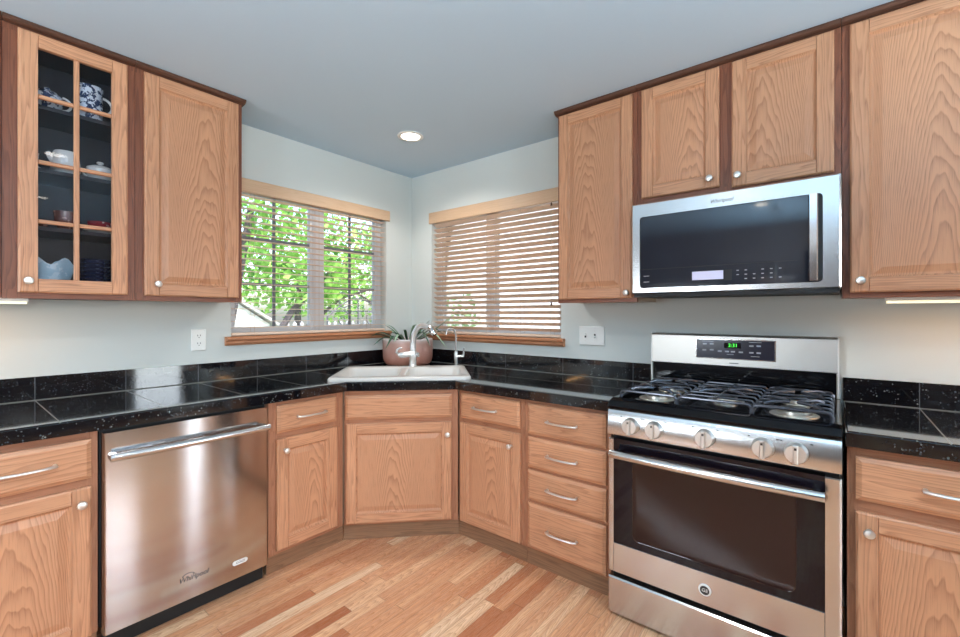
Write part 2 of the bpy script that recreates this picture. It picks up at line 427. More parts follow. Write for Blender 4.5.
# behind the camera: far wall with a tall glazed door opening and a wide window; back wall with an opening to a hall
b = grid_wall([-5.0, -4.3, -2.5, -.74, -.06, .15], [0, .06, .95, 2.1, CEIL], {(3,1),(3,2),(1,2)}, .15, lambda b,a0,a1,z0,z1: b.box(5.2, 5.35, a0, a1, z0, z1))
struct(b.build('wall_far', 'far', smooth=False))
b = grid_wall([-.15, .6, 1.6, 2.5, 3.6, 5.35], [0, .95, 1.72, 2.1, CEIL], {(1,1),(3,0),(3,1),(3,2)}, .15, lambda b,a0,a1,z0,z1: b.box(a0, a1, -5.15, -5.0, z0, z1))
struct(b.build('wall_back', 'far', smooth=False))
b = MB(); b.box(2.3, 3.8, -6.6, -6.5, 0, CEIL); b.box(2.3, 2.38, -6.5, -5.15, 0, CEIL); b.box(3.72, 3.8, -6.5, -5.15, 0, CEIL)
struct(b.build('wall_hall', 'far', smooth=False))
def simple_window(name, axis, p, a0, a1, z0, z1):
    f = MB(); g = MB(); w = .05; c = (a0+a1)/2
    segs = [(a0,a0+w,z0,z1),(a1-w,a1,z0,z1),(a0+w,a1-w,z0,z0+w),(a0+w,a1-w,z1-w,z1),(c-.02,c+.02,z0+w,z1-w)] if a1-a0 > 1 else [(a0,a0+w,z0,z1),(a1-w,a1,z0,z1),(a0+w,a1-w,z0,z0+w),(a0+w,a1-w,z1-w,z1)]
    for s in segs:
        f.box(p-.03, p+.03, s[0], s[1], s[2], s[3]) if axis == 'x' else f.box(s[0], s[1], p-.03, p+.03, s[2], s[3])
    o = struct(f.build(name, 'white', smooth=False))
    g.box(p-.003, p+.003, a0+w, a1-w, z0+w, z1-w) if axis == 'x' else g.box(a0+w, a1-w, p-.003, p+.003, z0+w, z1-w)
    g.build('pane', 'glass', o, smooth=False)
simple_window('door_1', 'x', 5.27, -.74, -.06, .06, 2.1)
simple_window('window_3', 'x', 5.27, -4.3, -2.5, .95, 2.1)
simple_window('window_4', 'y', -5.07, .6, 1.6, .95, 1.72)

# the two kitchen windows: vinyl frame, mullion, sashes with muntins
def kitchen_window(name, place, a0, a1, z0, z1, mull, muntin_bars):
    f = MB(); w = .035
    for s in [(a0,a0+w,z0,z1),(a1-w,a1,z0,z1),(a0+w,a1-w,z0,z0+w),(a0+w,a1-w,z1-w,z1)]: place(f, *s, .075, .13)
    o = struct(f.build(name, 'white', smooth=False))
    m0, m1 = mull
    fm = MB(); place(fm, m0, m1, z0+w, z1-w, .07, .125); fm.build('mullion', 'white', o, smooth=False)
    for s0, s1 in ((a0+w, m0), (m1, a1-w)):
        q = MB(); sw = .019
        for s in [(s0,s0+sw,z0+w,z1-w),(s1-sw,s1,z0+w,z1-w),(s0+sw,s1-sw,z0+w,z0+w+sw),(s0+sw,s1-sw,z1-w-sw,z1-w)]: place(q, *s, .08, .118)
        so = q.build('sash', 'white', o, smooth=False)
        q = MB(); place(q, s0+sw, s1-sw, z0+w+sw, z1-w-sw, .102, .106); q.build('pane', 'glass', so, smooth=False)
        if muntin_bars:
            q = MB(); c = (s0+s1)/2; h = (z1-z0-2*w)/3; t = .009
            place(q, c-t, c+t, z0+w+sw, z1-w-sw, .09, .101)
            for k in (1, 2): place(q, s0+sw, s1-sw, z0+w+h*k-t, z0+w+h*k+t, .0895, .1005)
            q.build('muntin', 'muntin', so, smooth=False)
    return o
M['muntin'] = mat('muntin_grey', (120,124,134), .5)
kitchen_window('window_1', lambda b,a0,a1,z0,z1,d0,d1: b.box(-d1, -d0, a0, a1, z0, z1), *WL, (-.867,-.797), True)
kitchen_window('window_2', lambda b,a0,a1,z0,z1,d0,d1: b.box(a0, a1, d0, d1, z0, z1), *WR, (.763,.823), False)
# oak stools under the windows
def stool(name, rz, a0, a1, z):
    prof = [(.07,z-.022),(.07,z),(-.035,z),(-.043,z-.006),(-.043,z-.016),(-.036,z-.022),(-.022,z-.024),(-.026,z-.032),(-.026,z-.040),(-.016,z-.052),(0,z-.052),(0,z-.022)]
    b = MB(); b.prism(prof, a0, a1, grain='x', axis='x')
    o = struct(b.build(name, 'oak_sill')); o.rotation_euler = (0,0,rz); return o
stool('trim_1', RL, -1.475, -.25, 1.172); stool('trim_2', 0, .222, 1.45, 1.148)

# ================================================================== CABINETRY
def knob(parent, x, y, z):
    b = MB(); b.lathe([(.0,.0),(.009,.0),(.007,-.006),(.006,-.014),(.013,-.019),(.0155,-.024),(.013,-.029),(.006,-.031),(.0,-.0315)], (x,y,z), 18, 'y'); return b.build('knob', 'nickel', parent)
def pull(parent, x, y, z, L=.163):
    b = MB(); h = L/2; path = []
    for i in range(13):
        s = -1+2*i/12; path.append((x+s*h, y-.012-.017*(1-s*s)**.6, z))
    b.tube(path, [.0088-.0015*math.cos(PI*(i/12-.5)) for i in range(13)], 10, flat=.7)
    for s in (-1, 1): b.lathe([(.0075,0),(.006,-.016)], (x+s*h*.97,y,z), 12, 'y')
    return b.build('pull', 'nickel', parent)
def door(parent, x0, x1, z0, z1, yf, knob_at=None, glass=False, style=.056, m='oak'):
    """overlay door with raised panel; yf = plane of the face frame it sits on"""
    y0, y1 = yf-.02, yf; s = style; e, j = .006, .0012
    b = MB()
    b.box(x0, x0+s, y0, y1, z0, z1, 'z', (e,j,e,e), .005); b.box(x1-s, x1, y0, y1, z0, z1, 'z', (j,e,e,e), .005)
    b.box(x0+s, x1-s, y0, y1, z0, z0+s, 'x', (j,j,e,j), .004); b.box(x0+s, x1-s, y0, y1, z1-s, z1, 'x', (j,j,j,e), .004)
    d = b.build('door', m, parent, smooth=False)
    a0, a1, c0, c1 = x0+s, x1-s, z0+s, z1-s
    if not glass:
        p = MB(); cx = (a0+a1)/2+rnd.uniform(-.07,.07)
        p.rings(a0, a1, c0, c1, [(0,y0+.002),(.005,y0+.008),(.009,y0+.0105),(.013,y0+.0105),(.036,y0+.0035),(.038,y0+.003)], 'z', True, (cx,0,0), (0, rnd.uniform(0,5)))
        p.build('panel', 'oak_panel' if m == 'oak' else m, d, smooth=False)
    if knob_at: knob(d, knob_at[0], y0, knob_at[1])
    return d
def drawer(parent, x0, x1, z0, z1, yf, pull_x=None, name='drawer', pull_z=None):
    b = MB(); y0 = yf-.02
    b.rings(x0, x1, z0, z1, [(0,yf),(0,y0+.008),(.004,y0+.006),(.013,y0+.001),(.015,y0)], 'x')
    d = b.build(name, 'oak', parent, smooth=False)
    if pull_x is not None: pull(d, pull_x, y0, pull_z or (z0+z1)/2)
    return d
FB = .61; FU = .305        # depths of base and upper face frames
def frame(parent, x0, x1, z0, z1, depth, openings, m, sw=.035):
    """face frame as one mesh: stiles and rails around openings [(xa,xb,za,zb)]"""
    b = MB(); y0, y1 = -depth, -depth+.019
    xs = sorted({x0, x1, *[o[0] for o in openings], *[o[1] for o in openings]}); zs = sorted({z0, z1, *[o[2] for o in openings], *[o[3] for o in openings]})
    for i in range(len(xs)-1):
        for k in range(len(zs)-1):
            cx, cz = (xs[i]+xs[i+1])/2, (zs[k]+zs[k+1])/2
            if any(o[0] < cx < o[1] and o[2] < cz < o[3] for o in openings): continue
            tall = not any(o[0] < cx < o[1] for o in openings)
            b.box(xs[i], xs[i+1], y0, y1, zs[k], zs[k+1], 'z' if tall else 'x')
    return b.build('face_frame', m, parent, smooth=False)
def base_cabinet(label, x0, x1, rz, fronts, toe=(0,0), group=None):
    """fronts: list of ('drawer'|'door', xa, xb, za, zb, extra)"""
    t = thing('base_cabinet', label, 'cabinet', (0,0,0), rz, group); off = (x0+x1)/2
    t.location = Matrix.Rotation(rz, 3, 'Z') @ Vector((off,0,0)); X = lambda v: v-off
    b = MB(); b.box(X(x0), X(x1), -FB+.019, -.004, .095, .866); b.build('body', 'oak_side', t, smooth=False)
    frame(t, X(x0), X(x1), .095, .866, FB, [(X(f[1])+.012,X(f[2])-.012,f[3]+.012,f[4]-.012) for f in fronts], 'oak_base')
    b = MB(); b.box(X(x0)-toe[0], X(x1)+toe[1], -FB+.02, -FB+.04, 0, .0945, 'x'); b.build('toe_kick', 'toe', t, smooth=False)
    for f in fronts:
        if f[0] == 'drawer': drawer(t, X(f[1]), X(f[2]), f[3], f[4], -FB, X(f[5]) if f[5] is not None else None)
        else: door(t, X(f[1]), X(f[2]), f[3], f[4], -FB, (X(f[5][0]), f[5][1]))
    return t
base_cabinet('oak base cabinet left of the dishwasher, one drawer over one door', -2.56, -2.158, RL,
    [('drawer',-2.538,-2.178,.69,.836,-2.358), ('door',-2.538,-2.178,.098,.66,(-2.209,.603))])
base_cabinet('narrow oak base cabinet between the dishwasher and the corner sink cabinet', -1.508, -1.083, RL,
    [('drawer',-1.470,-1.131,.705,.844,-1.285), ('door',-1.472,-1.127,.115,.675,(-1.432,.616))], toe=(0,.018))
base_cabinet('oak base cabinet right of the sink, one drawer over one door', 1.083, 1.540, 0,
    [('drawer',1.105,1.517,.704,.846,1.288), ('door',1.100,1.519,.103,.677,(1.465,.607))], toe=(.018,0))
base_cabinet('oak drawer cabinet with four stacked drawers left of the gas range', 1.542, 2.006, 0,
    [('drawer',1.566,1.989,.690,.846,1.766), ('drawer',1.566,1.989,.520,.674,1.766), ('drawer',1.566,1.989,.353,.504,1.766), ('drawer',1.566,1.989,.105,.336,1.766)])
base_cabinet('oak base cabinet right of the gas range at the photo edge', 2.834, 3.36, 0,
    [('drawer',2.856,3.340,.69,.833,3.098), ('door',2.856,3.340,.098,.652,(2.889,.595))])
# diagonal corner cabinet under the sink
KD = 1.685
t = thing('corner_sink_cabinet', 'diagonal oak corner cabinet below the white sink, with false drawer front', 'cabinet', (KD/2, -KD/2, 0), RD)
RI = Matrix.Rotation(-RD, 3, 'Z')
def loc2(x, y): v = RI @ Vector((x-KD/2, y+KD/2, 0)); return (v.x, v.y)
hw = .3265
b = MB()
outer = [(.592,-1.080),(.004,-1.080),(.004,-.004),(1.080,-.004),(1.080,-.592)]
inner = [(.592,-1.064),(.02,-1.064),(.02,-.02),(1.064,-.02),(1.064,-.592)]
for i in range(4):
    b.prism([loc2(*outer[i]), loc2(*outer[i+1]), loc2(*inner[i+1]), loc2(*inner[i])], .095, .866)
b.prism([loc2(*p) for p in inner], .095, .115)
b.build('body', 'oak_side', t, smooth=False)
b = MB()
for s in [(-hw,-.300,.095,.866,'z'),(.272,hw,.095,.866,'z'),(-.300,.272,.095,.122,'x'),(-.300,.272,.665,.720,'x'),(-.300,.272,.822,.866,'x')]: b.box(s[0], s[1], 0, .019, s[2], s[3], s[4])
b.build('face_frame', 'oak_base', t, smooth=False)
b = MB(); b.box(-hw-.0075, hw+.0075, .022, .042, 0, .094, 'x'); b.build('toe_kick', 'toe', t, smooth=False)
drawer(t, -.317, .289, .703, .838, 0, None, 'false_drawer_front')
door(t, -.313, .287, .107, .677, 0, (.262,.607))

# ---- upper cabinets
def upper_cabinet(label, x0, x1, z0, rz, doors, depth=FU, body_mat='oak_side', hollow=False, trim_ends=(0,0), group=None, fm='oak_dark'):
    off = (x0+x1)/2; X = lambda v: v-off
    t = thing('upper_cabinet', label, 'cabinet', (0,0,0), rz, group); v = Matrix.Rotation(rz, 3, 'Z') @ Vector((off,0,0)); t.location = (v.x, v.y, z0)
    H = CEIL-.001-z0; b = MB(); y0 = -depth+.019
    if not hollow: b.box(X(x0), X(x1), y0, -.002, .004, H)
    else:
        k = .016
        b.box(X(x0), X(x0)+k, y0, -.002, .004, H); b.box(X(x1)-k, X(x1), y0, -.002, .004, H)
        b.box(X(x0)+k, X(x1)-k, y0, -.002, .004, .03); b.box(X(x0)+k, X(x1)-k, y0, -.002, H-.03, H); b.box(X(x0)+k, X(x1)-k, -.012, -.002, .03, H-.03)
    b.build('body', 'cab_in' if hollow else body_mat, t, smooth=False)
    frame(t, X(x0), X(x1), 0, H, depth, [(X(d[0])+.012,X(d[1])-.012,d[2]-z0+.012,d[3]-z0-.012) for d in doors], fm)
    for d in doors:
        dd = door(t, X(d[0]), X(d[1]), d[2]-z0, d[3]-z0, -depth, (X(d[4][0]), d[4][1]-z0) if d[4] else None, glass=hollow)
        if hollow:
            a0, a1, c0, c1 = X(d[0])+.056, X(d[1])-.056, d[2]-z0+.056, d[3]-z0-.056; yy = -depth-.016
            q = MB(); c = X(-2.1735)
            q.box(c-.009, c+.009, yy, yy+.012, c0, c1, 'z', .003)
            for zc in (2.180,1.918,1.679):
                for s in ((a0,c-.009),(c+.009,a1)): q.box(s[0], s[1], yy, yy+.012, zc-z0-.008, zc-z0+.008, 'x', .003)
            q.build('muntin', 'oak', dd, smooth=False)
            q = MB(); q.box(a0-.005, a1+.005, yy+.0125, yy+.0155, c0-.005, c1+.005); q.build('pane', 'cabglass', dd, smooth=False)
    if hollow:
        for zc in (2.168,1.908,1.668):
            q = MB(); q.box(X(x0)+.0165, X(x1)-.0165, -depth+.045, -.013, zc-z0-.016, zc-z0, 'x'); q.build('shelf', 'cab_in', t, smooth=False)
    # narrow crown moulding at the ceiling
    e0, e1 = trim_ends; q = MB(); yf = -depth
    prof = [(yf-.0, H-.022),(yf-.010,H-.022),(yf-.014,H-.020),(yf-.022,H-.016),(yf-.028,H-.008),(yf-.028,H),(yf,H)]
    q.prism(prof, X(x0)-e0, X(x1)+e1, grain='x', axis='x')
    if e1: q.box(X(x1)+.001, X(x1)+e1, yf, -.002, H-.024, H, 'y')
    if e0: q.box(X(x0)-e0, X(x0)-.001, yf, -.002, H-.024, H, 'y')
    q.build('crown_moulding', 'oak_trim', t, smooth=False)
    return t
UB = 1.3685
UT = 2.428
upper_cabinet('oak upper cabinet at the far left photo edge, left of the glass-door one', -2.86, -2.389, UB, RL, [(-2.84,-2.393,1.392,UT,(-2.81,1.44))])
upper_cabinet('oak upper cabinet with a glass door of eight panes, china inside', -2.387, -1.9735, UB, RL, [(-2.345,-2.002,1.392,UT,(-2.318,1.438))], hollow=True)
upper_cabinet('oak upper cabinet between the glass-door cabinet and the left window', -1.972, -1.506, UB, RL, [(-1.940,-1.528,1.392,UT,(-1.893,1.447))], trim_ends=(0,.012))
upper_cabinet('tall narrow oak upper cabinet between the right window and the microwave', 1.568, 2.018, UB, 0, [(1.582,1.998,1.388,UT,(1.976,1.415))], trim_ends=(.012,0))
upper_cabinet('short oak double-door cabinet above the microwave', 2.020, 2.822, 1.845, 0, [(2.045,2.394,1.884,UT,(2.358,1.922)), (2.444,2.800,1.870,UT,(2.470,1.916))])
upper_cabinet('tall oak upper cabinet right of the microwave', 2.824, 3.44, UB, 0, [(2.847,3.42,1.390,UT,(2.878,1.434))])
# under-cabinet light bars
def light_bar(label, a, bq, rz, depth):
    off = (a+bq)/2; v = Matrix.Rotation(rz, 3, 'Z') @ Vector((off,0,0))
    t = thing('under_cabinet_light', label, 'light', (v.x,v.y,UB-.022), rz); h = (bq-a)/2
    b = MB(); b.box(-h, h, -depth-.02, -depth+.02, .010, .0215+.0035); b.build('housing', 'plate', t, smooth=False)
    b = MB(); b.box(-h+.004, h-.004, -depth-.0215, -depth+.018, .001, .0095); b.build('lens', 'bar', t, smooth=False)
    ld = bpy.data.lights.new('bar_light', 'AREA'); ld.shape = 'RECTANGLE'; ld.size = 2*h; ld.size_y = .03; ld.energy = 1.3*h/.3; ld.color = (1,.50,.17)
    lo = bpy.data.objects.new('bar_light', ld); C.objects.link(lo); lo.parent = t; lo.location = (0,-depth,-.002)
light_bar('slim cream light bar under the far left upper cabinet', -2.84, -2.312, RL, .255)
light_bar('slim cream light bar under the tall cabinet right of the microwave', 2.952, 3.42, 0, .255)

# ================================================================== COUNTERTOPS
ZT, ZB = .9193, .8685
tc_ = thing('countertop', 'long black granite tile countertop running round the corner sink', 'countertop', (.3,-.3,.87))
def local(o, root): o.location = -root.location
# slab with a cut-out for the sink
SC0 = Vector((.634+.01, -.654+.0)); dn = Vector((1,-1)).normalized(); dt = Vector((1,1)).normalized()
SKF, SKB, SKW = 1.700/2**.5, .872/2**.5, .415        # front / back distance along dn, half width
def sk(a, d): p = dn*d + dt*a; return (p.x, p.y)
S0 = (.838-.858)/2**.5*0 + (-.010)
outer = [(.001,-2.56),(.650,-2.56),(.650,-1.085),(1.085,-.650),(2.018,-.650),(2.018,-.001),(.001,-.001)]
hole = [sk(S0-SKW+.03,SKB+.03), sk(S0+SKW-.03,SKB+.03), sk(S0+SKW-.03,SKF-.03), sk(S0-SKW+.03,SKF-.03)]
def slab(outer, hole, z0, z1, name, m, parent):
    bm = bmesh.new()
    def loop(pts, z): vs_ = [bm.verts.new((x,y,z)) for x,y in pts]; return vs_, [bm.edges.new((vs_[i],vs_[(i+1)%len(vs_)])) for i in range(len(vs_))]
    tops = []
    for z in (z1, z0):
        vo, eo = loop(outer, z); es = list(eo); vh = None
        if hole: vh, eh = loop(hole, z); es += eh
        bmesh.ops.triangle_fill(bm, use_beauty=True, use_dissolve=False, edges=es)
        tops.append((vo, vh))
    for k in (0, 1):
        A, B = tops[0][k], tops[1][k]
        if A is None: continue
        for i in range(len(A)): j = (i+1) % len(A); bm.faces.new((A[i],A[j],B[j],B[i]))
    bmesh.ops.recalc_face_normals(bm, faces=bm.faces)
    ed = [e for e in bm.edges if abs(e.verts[0].co.z-z1) < 1e-6 and abs(e.verts[1].co.z-z1) < 1e-6 and len(e.link_faces) == 2 and abs(e.link_faces[0].normal.z-e.link_faces[1].normal.z) > .5 and (hole is None or not any((e.verts[0].co.xy-Vector(h)).length < 1e-5 for h in hole))]
    bmesh.ops.bevel(bm, geom=ed, offset=.006, segments=3, affect='EDGES')
    me = bpy.data.meshes.new(name); bm.to_mesh(me); bm.free(); me.materials.append(M[m])
    me.polygons.foreach_set('use_smooth', [True]*len(me.polygons)); me.set_sharp_from_angle(angle=math.radians(40))
    o = bpy.data.objects.new(name, me); C.objects.link(o); o.parent = parent; return o
o = slab(outer, hole, ZB, ZT, 'slab', 'gr_left', tc_); local(o, tc_)
BS = 1.0252
b = MB(); b.box(.001, .0125, -2.56, -.0135, ZT, BS, 'y'); o = b.build('backsplash', 'gr_bs_l', tc_, smooth=False); local(o, tc_)
b = MB(); b.box(.001, 2.018, -.0125, -.001, ZT, BS, 'x'); o = b.build('backsplash', 'gr_bs_r', tc_, smooth=False); local(o, tc_)
b = MB(); b.box(.0125, .0165, -2.56, -.0165, ZT+.0001, ZT+.003, 'y'); b.box(.0165, 2.018, -.0165, -.0125, ZT+.0001, ZT+.003, 'x'); o = b.build('grout_line', 'grout', tc_, smooth=False); local(o, tc_)
tc2 = thing('countertop', 'short black granite tile countertop right of the gas range', 'countertop', (3.1,-.3,.87))
o = slab([(2.830,-.650),(3.38,-.650),(3.38,-.001),(2.830,-.001)], None, ZB, ZT, 'slab', 'gr_right', tc2); local(o, tc2)
b = MB(); b.box(2.830, 3.38, -.0125, -.001, ZT, BS, 'x'); o = b.build('backsplash', 'gr_bs_s', tc2, smooth=False); local(o, tc2)
b = MB(); b.box(2.830, 3.38, -.0165, -.0125, ZT+.0001, ZT+.003, 'x'); o = b.build('grout_line', 'grout', tc2, smooth=False); local(o, tc2)

# ================================================================== SINK, TAPS
cd = (SKF+SKB)/2; sc_ = sk(S0, cd)
sink = thing('kitchen_sink', 'white double-bowl drop-in sink set diagonally in the corner counter', 'sink', (sc_[0],sc_[1],ZT), RD)
hd = (SKF-SKB)/2; RZ = .021
b = MB()
def rrect(x0,x1,y0,y1,r,n=4):
    P = []
    for cx,cy,a in ((x1-r,y1-r,0),(x0+r,y1-r,PI/2),(x0+r,y0+r,PI),(x1-r,y0+r,1.5*PI)):
        for i in range(n+1): P.append((cx+r*math.cos(a+PI/2*i/n), cy+r*math.sin(a+PI/2*i/n)))
    return P
def loft(b, loops, cap_last=True):
    pts = [p for L in loops for p in L]; n = len(loops[0]); F = []
    for k in range(len(loops)-1):
        for i in range(n): j = (i+1) % n; F.append((k*n+i,k*n+j,(k+1)*n+j,(k+1)*n+i))
    if cap_last: F.append(tuple(range((len(loops)-1)*n, len(loops)*n)))
    b.quadset(pts, F)
bm = bmesh.new()
def bl(pts, z): vs_ = [bm.verts.new((x,y,z)) for x,y in pts]; return vs_, [bm.edges.new((vs_[i],vs_[(i+1)%len(vs_)])) for i in range(len(vs_))]
def join(A, B):
    for i in range(len(A)): j = (i+1) % len(A); bm.faces.new((A[i],A[j],B[j],B[i]))
W_ = SKW
o0, e0 = bl(rrect(-W_,W_,-hd,hd,.035), .0005); o1, _ = bl(rrect(-W_,W_,-hd,hd,.035), .010); o2, _ = bl(rrect(-W_+.004,W_-.004,-hd+.004,hd-.004,.033), RZ-.003)
o3, e3 = bl(rrect(-W_+.012,W_-.012,-hd+.012,hd-.012,.03), RZ)
join(o0,o1); join(o1,o2); join(o2,o3); es = list(e3); bowls = []
for x0, x1 in ((-W_+.042,-.018),(.018,W_-.042)):
    a, ea = bl(rrect(x0,x1,-hd+.05,hd-.115,.05), RZ); es += ea; bowls.append((x0,x1,a))
bmesh.ops.triangle_fill(bm, use_beauty=True, edges=es)
for x0, x1, a in bowls:
    c1,_ = bl(rrect(x0+.006,x1-.006,-hd+.056,hd-.121,.05), RZ-.008); c2,_ = bl(rrect(x0+.018,x1-.018,-hd+.068,hd-.133,.05), -.15)
    c3,_ = bl(rrect(x0+.04,x1-.04,-hd+.09,hd-.155,.04), -.17); join(a,c1); join(c1,c2); join(c2,c3); bm.faces.new(c3)
bmesh.ops.recalc_face_normals(bm, faces=bm.faces)
me = bpy.data.meshes.new('basin'); bm.to_mesh(me); bm.free(); me.materials.append(M['sink'])
me.polygons.foreach_set('use_smooth', [True]*len(me.polygons)); me.set_sharp_from_angle(angle=math.radians(50))
o = bpy.data.objects.new('basin', me); C.objects.link(o); o.parent = sink
for x0, x1, a in bowls:
    b = MB(); b.lathe([(0,-.1685),(.038,-.1685),(.042,-.1665),(.034,-.166),(.0,-.1675)], ((x0+x1)/2,-.03,0), 20); b.build('drain', 'chrome', sink)

def bez(p0,p1,p2,p3,n=14):
    P = []
    for i in range(n+1):
        t = i/n; P.append(tuple((1-t)**3*a+3*t*(1-t)**2*b_+3*t*t*(1-t)*c+t**3*d for a,b_,c,d in zip(p0,p1,p2,p3)))
    return P
# main faucet on the sink's back deck (local x along the diagonal, -y towards the room)
fx, fy = .498, -.442
fau = thing('kitchen_faucet', 'steel single-lever kitchen faucet with tall arched spout behind the sink', 'faucet', (fx,fy,ZT+RZ+.0005), RD)
b = MB(); b.lathe([(.031,0),(.031,.006),(.026,.012),(.024,.05),(.026,.055),(.026,.105),(.023,.112),(.019,.118),(.0,.118)]); b.build('body', 'tap', fau)
b = MB(); pth = [(0,0,.11),(0,0,.14)] + bez((0,0,.15),(.004,-.004,.27),(.05,-.035,.305),(.118,-.085,.272))
b.tube(pth, [.0205]*len(pth), 14); b.build('spout', 'tap', fau)
b = MB(); b.tube([(.112,-.080,.276),(.128,-.093,.262),(.146,-.106,.236),(.152,-.110,.224)], [.019,.022,.024,.018], 14); b.build('spray_head', 'chrome', fau)
b = MB(); b.tube([(-.015,-.004,.085),(-.05,-.010,.083),(-.085,-.016,.080),(-.10,-.018,.081)], [.022,.021,.020,.013], 12); b.tube([(-.094,-.017,.084),(-.112,-.022,.098),(-.108,-.024,.118),(-.088,-.022,.130),(-.074,-.022,.128)], [.010,.009,.008,.007,.006], 10); b.build('lever', 'tap', fau)
b = MB(); b.tube([(.015,0,.08),(.04,-.004,.08),(.046,-.005,.08)], [.016,.016,.01], 12); b.build('button', 'tap', fau)
# small filtered-water tap
ft = thing('filter_tap', 'small slim gooseneck water tap at the right back of the sink', 'faucet', (.6235,-.131,ZT+.0005), RD)
b = MB(); b.lathe([(.018,0),(.018,.004),(.012,.010),(.012,.04),(.015,.05),(.015,.10),(.009,.115),(0,.115)], segs=16); b.build('body', 'tap', ft)
b = MB(); pth = [(0,0,.11),(0,0,.20)] + bez((0,0,.21),(0,0,.30),(-.075,-.03,.30),(-.072,-.03,.235)); b.tube(pth, .0062, 10); b.build('spout', 'tap', ft)
b = MB(); b.tube([(.012,0,.075),(.055,-.006,.075)], [.011,.009], 10); b.tube([(.054,-.006,.068),(.058,-.006,.135)], [.0075,.006], 10); b.build('lever', 'tap', ft)

# planter with strappy plant in the corner
pl = thing('planter', 'round pinkish clay planter with strap-leaved plant in the counter corner', 'plant pot', (.237,-.255,ZT+.0035))
b = MB(); b.lathe([(.150,0),(.168,.006),(.182,.026),(.189,.06),(.191,.12),(.190,.180),(.191,.188),(.187,.195),(.178,.195),(.172,.185),(.170,.150)], segs=36)
for k in range(1): pass
b.build('pot', 'pot', pl)
b = MB(); b.lathe([(0,.158),(.170,.156)], segs=24); b.build('soil', 'soil', pl, fix=False)
def strap(b, base, mid, tip, w):
    P = bez(base, tuple(m+(m-a)*.25 for a,m in zip(base,mid)), mid, tip, 10); n = len(P); pts = []; F = []
    for i, p in enumerate(P):
        t = i/(n-1); q = Vector(P[min(i+1,n-1)])-Vector(P[max(i-1,0)]); sd = q.cross(Vector((0,0,1)))
        sd = sd.normalized() if sd.length > 1e-5 else Vector((1,0,0)); ww = w*(math.sin(PI*min(1,.18+t*.82))**.7+.02)
        v = Vector(p); pts += [tuple(v-sd*ww+Vector((0,0,.3*ww))), tuple(v-Vector((0,0,.2*ww))), tuple(v+sd*ww+Vector((0,0,.3*ww)))]
        if i: k = 3*i; F += [(k-3,k-2,k+1,k),(k-2,k-1,k+2,k+1)]
    b.quadset(pts, F)
r2 = random.Random(3)
leafdirs = [(-.75,-.62,.36,.02,.24),(-.55,-.80,.30,.05,.25),(-.18,-.95,.30,.00,.23),(.25,-.95,.29,-.02,.24),(.90,-.25,.36,.00,.26),(.95,.05,.40,-.02,.27),(.42,-.85,.27,.03,.24),(.85,.30,.42,.08,.27),(.98,.10,.46,.24,.28),(-.9,-.2,.23,.10,.25),(.35,.55,.22,.14,.26),(-.3,.6,.2,.14,.25),(.5,-.6,.22,.12,.25),(.1,-.7,.2,.10,.24),(-.45,-.2,.2,.15,.25),(.2,.1,.18,.19,.27),(.6,.1,.24,.15,.28),(-.1,-.3,.18,.16,.26),(.45,-.2,.2,.16,.28),(.7,.5,.3,.06,.27),(-.62,-.5,.30,.08,.23)]
for dx, dy, ln, dz, mz in leafdirs:
    b = MB(); v = Vector((dx,dy)).normalized()
    base = (v.x*.02, v.y*.02, .15); mid = (v.x*ln*.62, v.y*ln*.62, mz+r2.uniform(-.01,.015)); tip = (v.x*ln, v.y*ln, .15+dz)
    strap(b, base, mid, tip, .0095+r2.random()*.004); b.build('leaf', 'leaf_h' if r2.random() < .65 else 'leaf_v', pl, fix=False)

# ================================================================== WALL PLATES
t = thing('wall_outlet', 'white duplex power outlet on the wall left of the left window', 'outlet', (.0005,-1.612,1.160), RL)
b = MB(); b.box(-.037, .037, -.006, 0, -.060, .060, 'z', .003); b.build('cover_plate', 'plate', t, smooth=False)
for dz in (-.022, .022):
    b = MB(); b.prism(rrect(-.017,.017,-.014+dz,.014+dz,.009), -.0085, -.006, axis='y'); s_ = b.build('socket', 'plate', t)
    b = MB()
    for sx in (-.0065,.0065): b.box(sx-.0013, sx+.0013, -.0092, -.0084, dz-.001, dz+.008)
    b.lathe([(.0024,-.0092),(.0024,-.0084)], (0,0,dz-.008), 10, 'y'); b.build('slots', 'slot', s_, smooth=False)
t = thing('light_switch', 'white two-gang wall switch plate right of the right window', 'light switch', (1.634,-.0005,1.172), 0)
b = MB(); b.box(-.082, .082, -.007, 0, -.058, .058, 'z', .003); b.build('cover_plate', 'plate', t, smooth=False)
for sx, tilt in ((-.04, .4), (.022, -.4)):
    b = MB(); b.box(sx-.0055, sx+.0055, -.0075, -.0068, -.012, .012); sl = b.build('slot', 'slot', t, smooth=False)
    b = MB(); b.box(sx-.0048, sx+.0048, -.019, -.0072, -.004+tilt*.012, .006+tilt*.012, 'z', .0015); b.build('toggle', 'plate', t, smooth=False)
b = MB()
for sx in (-.04,.022): 
    for dz in (-.03,.03): b.lathe([(.0034,-.0078),(.0034,-.0069)], (sx,0,dz), 10, 'y')
b.build('screws', 'nickel', t)

# ================================================================== DISHWASHER
dw = thing('dishwasher', 'stainless steel dishwasher under the left counter', 'dishwasher', (0,-1.8375,0), RL)
h = .3105
b = MB(); b.box(-h-.004, h+.004, -.60, -.03, .10, .862); b.build('tub_body', 'dkgap', dw, smooth=False)
b = MB()
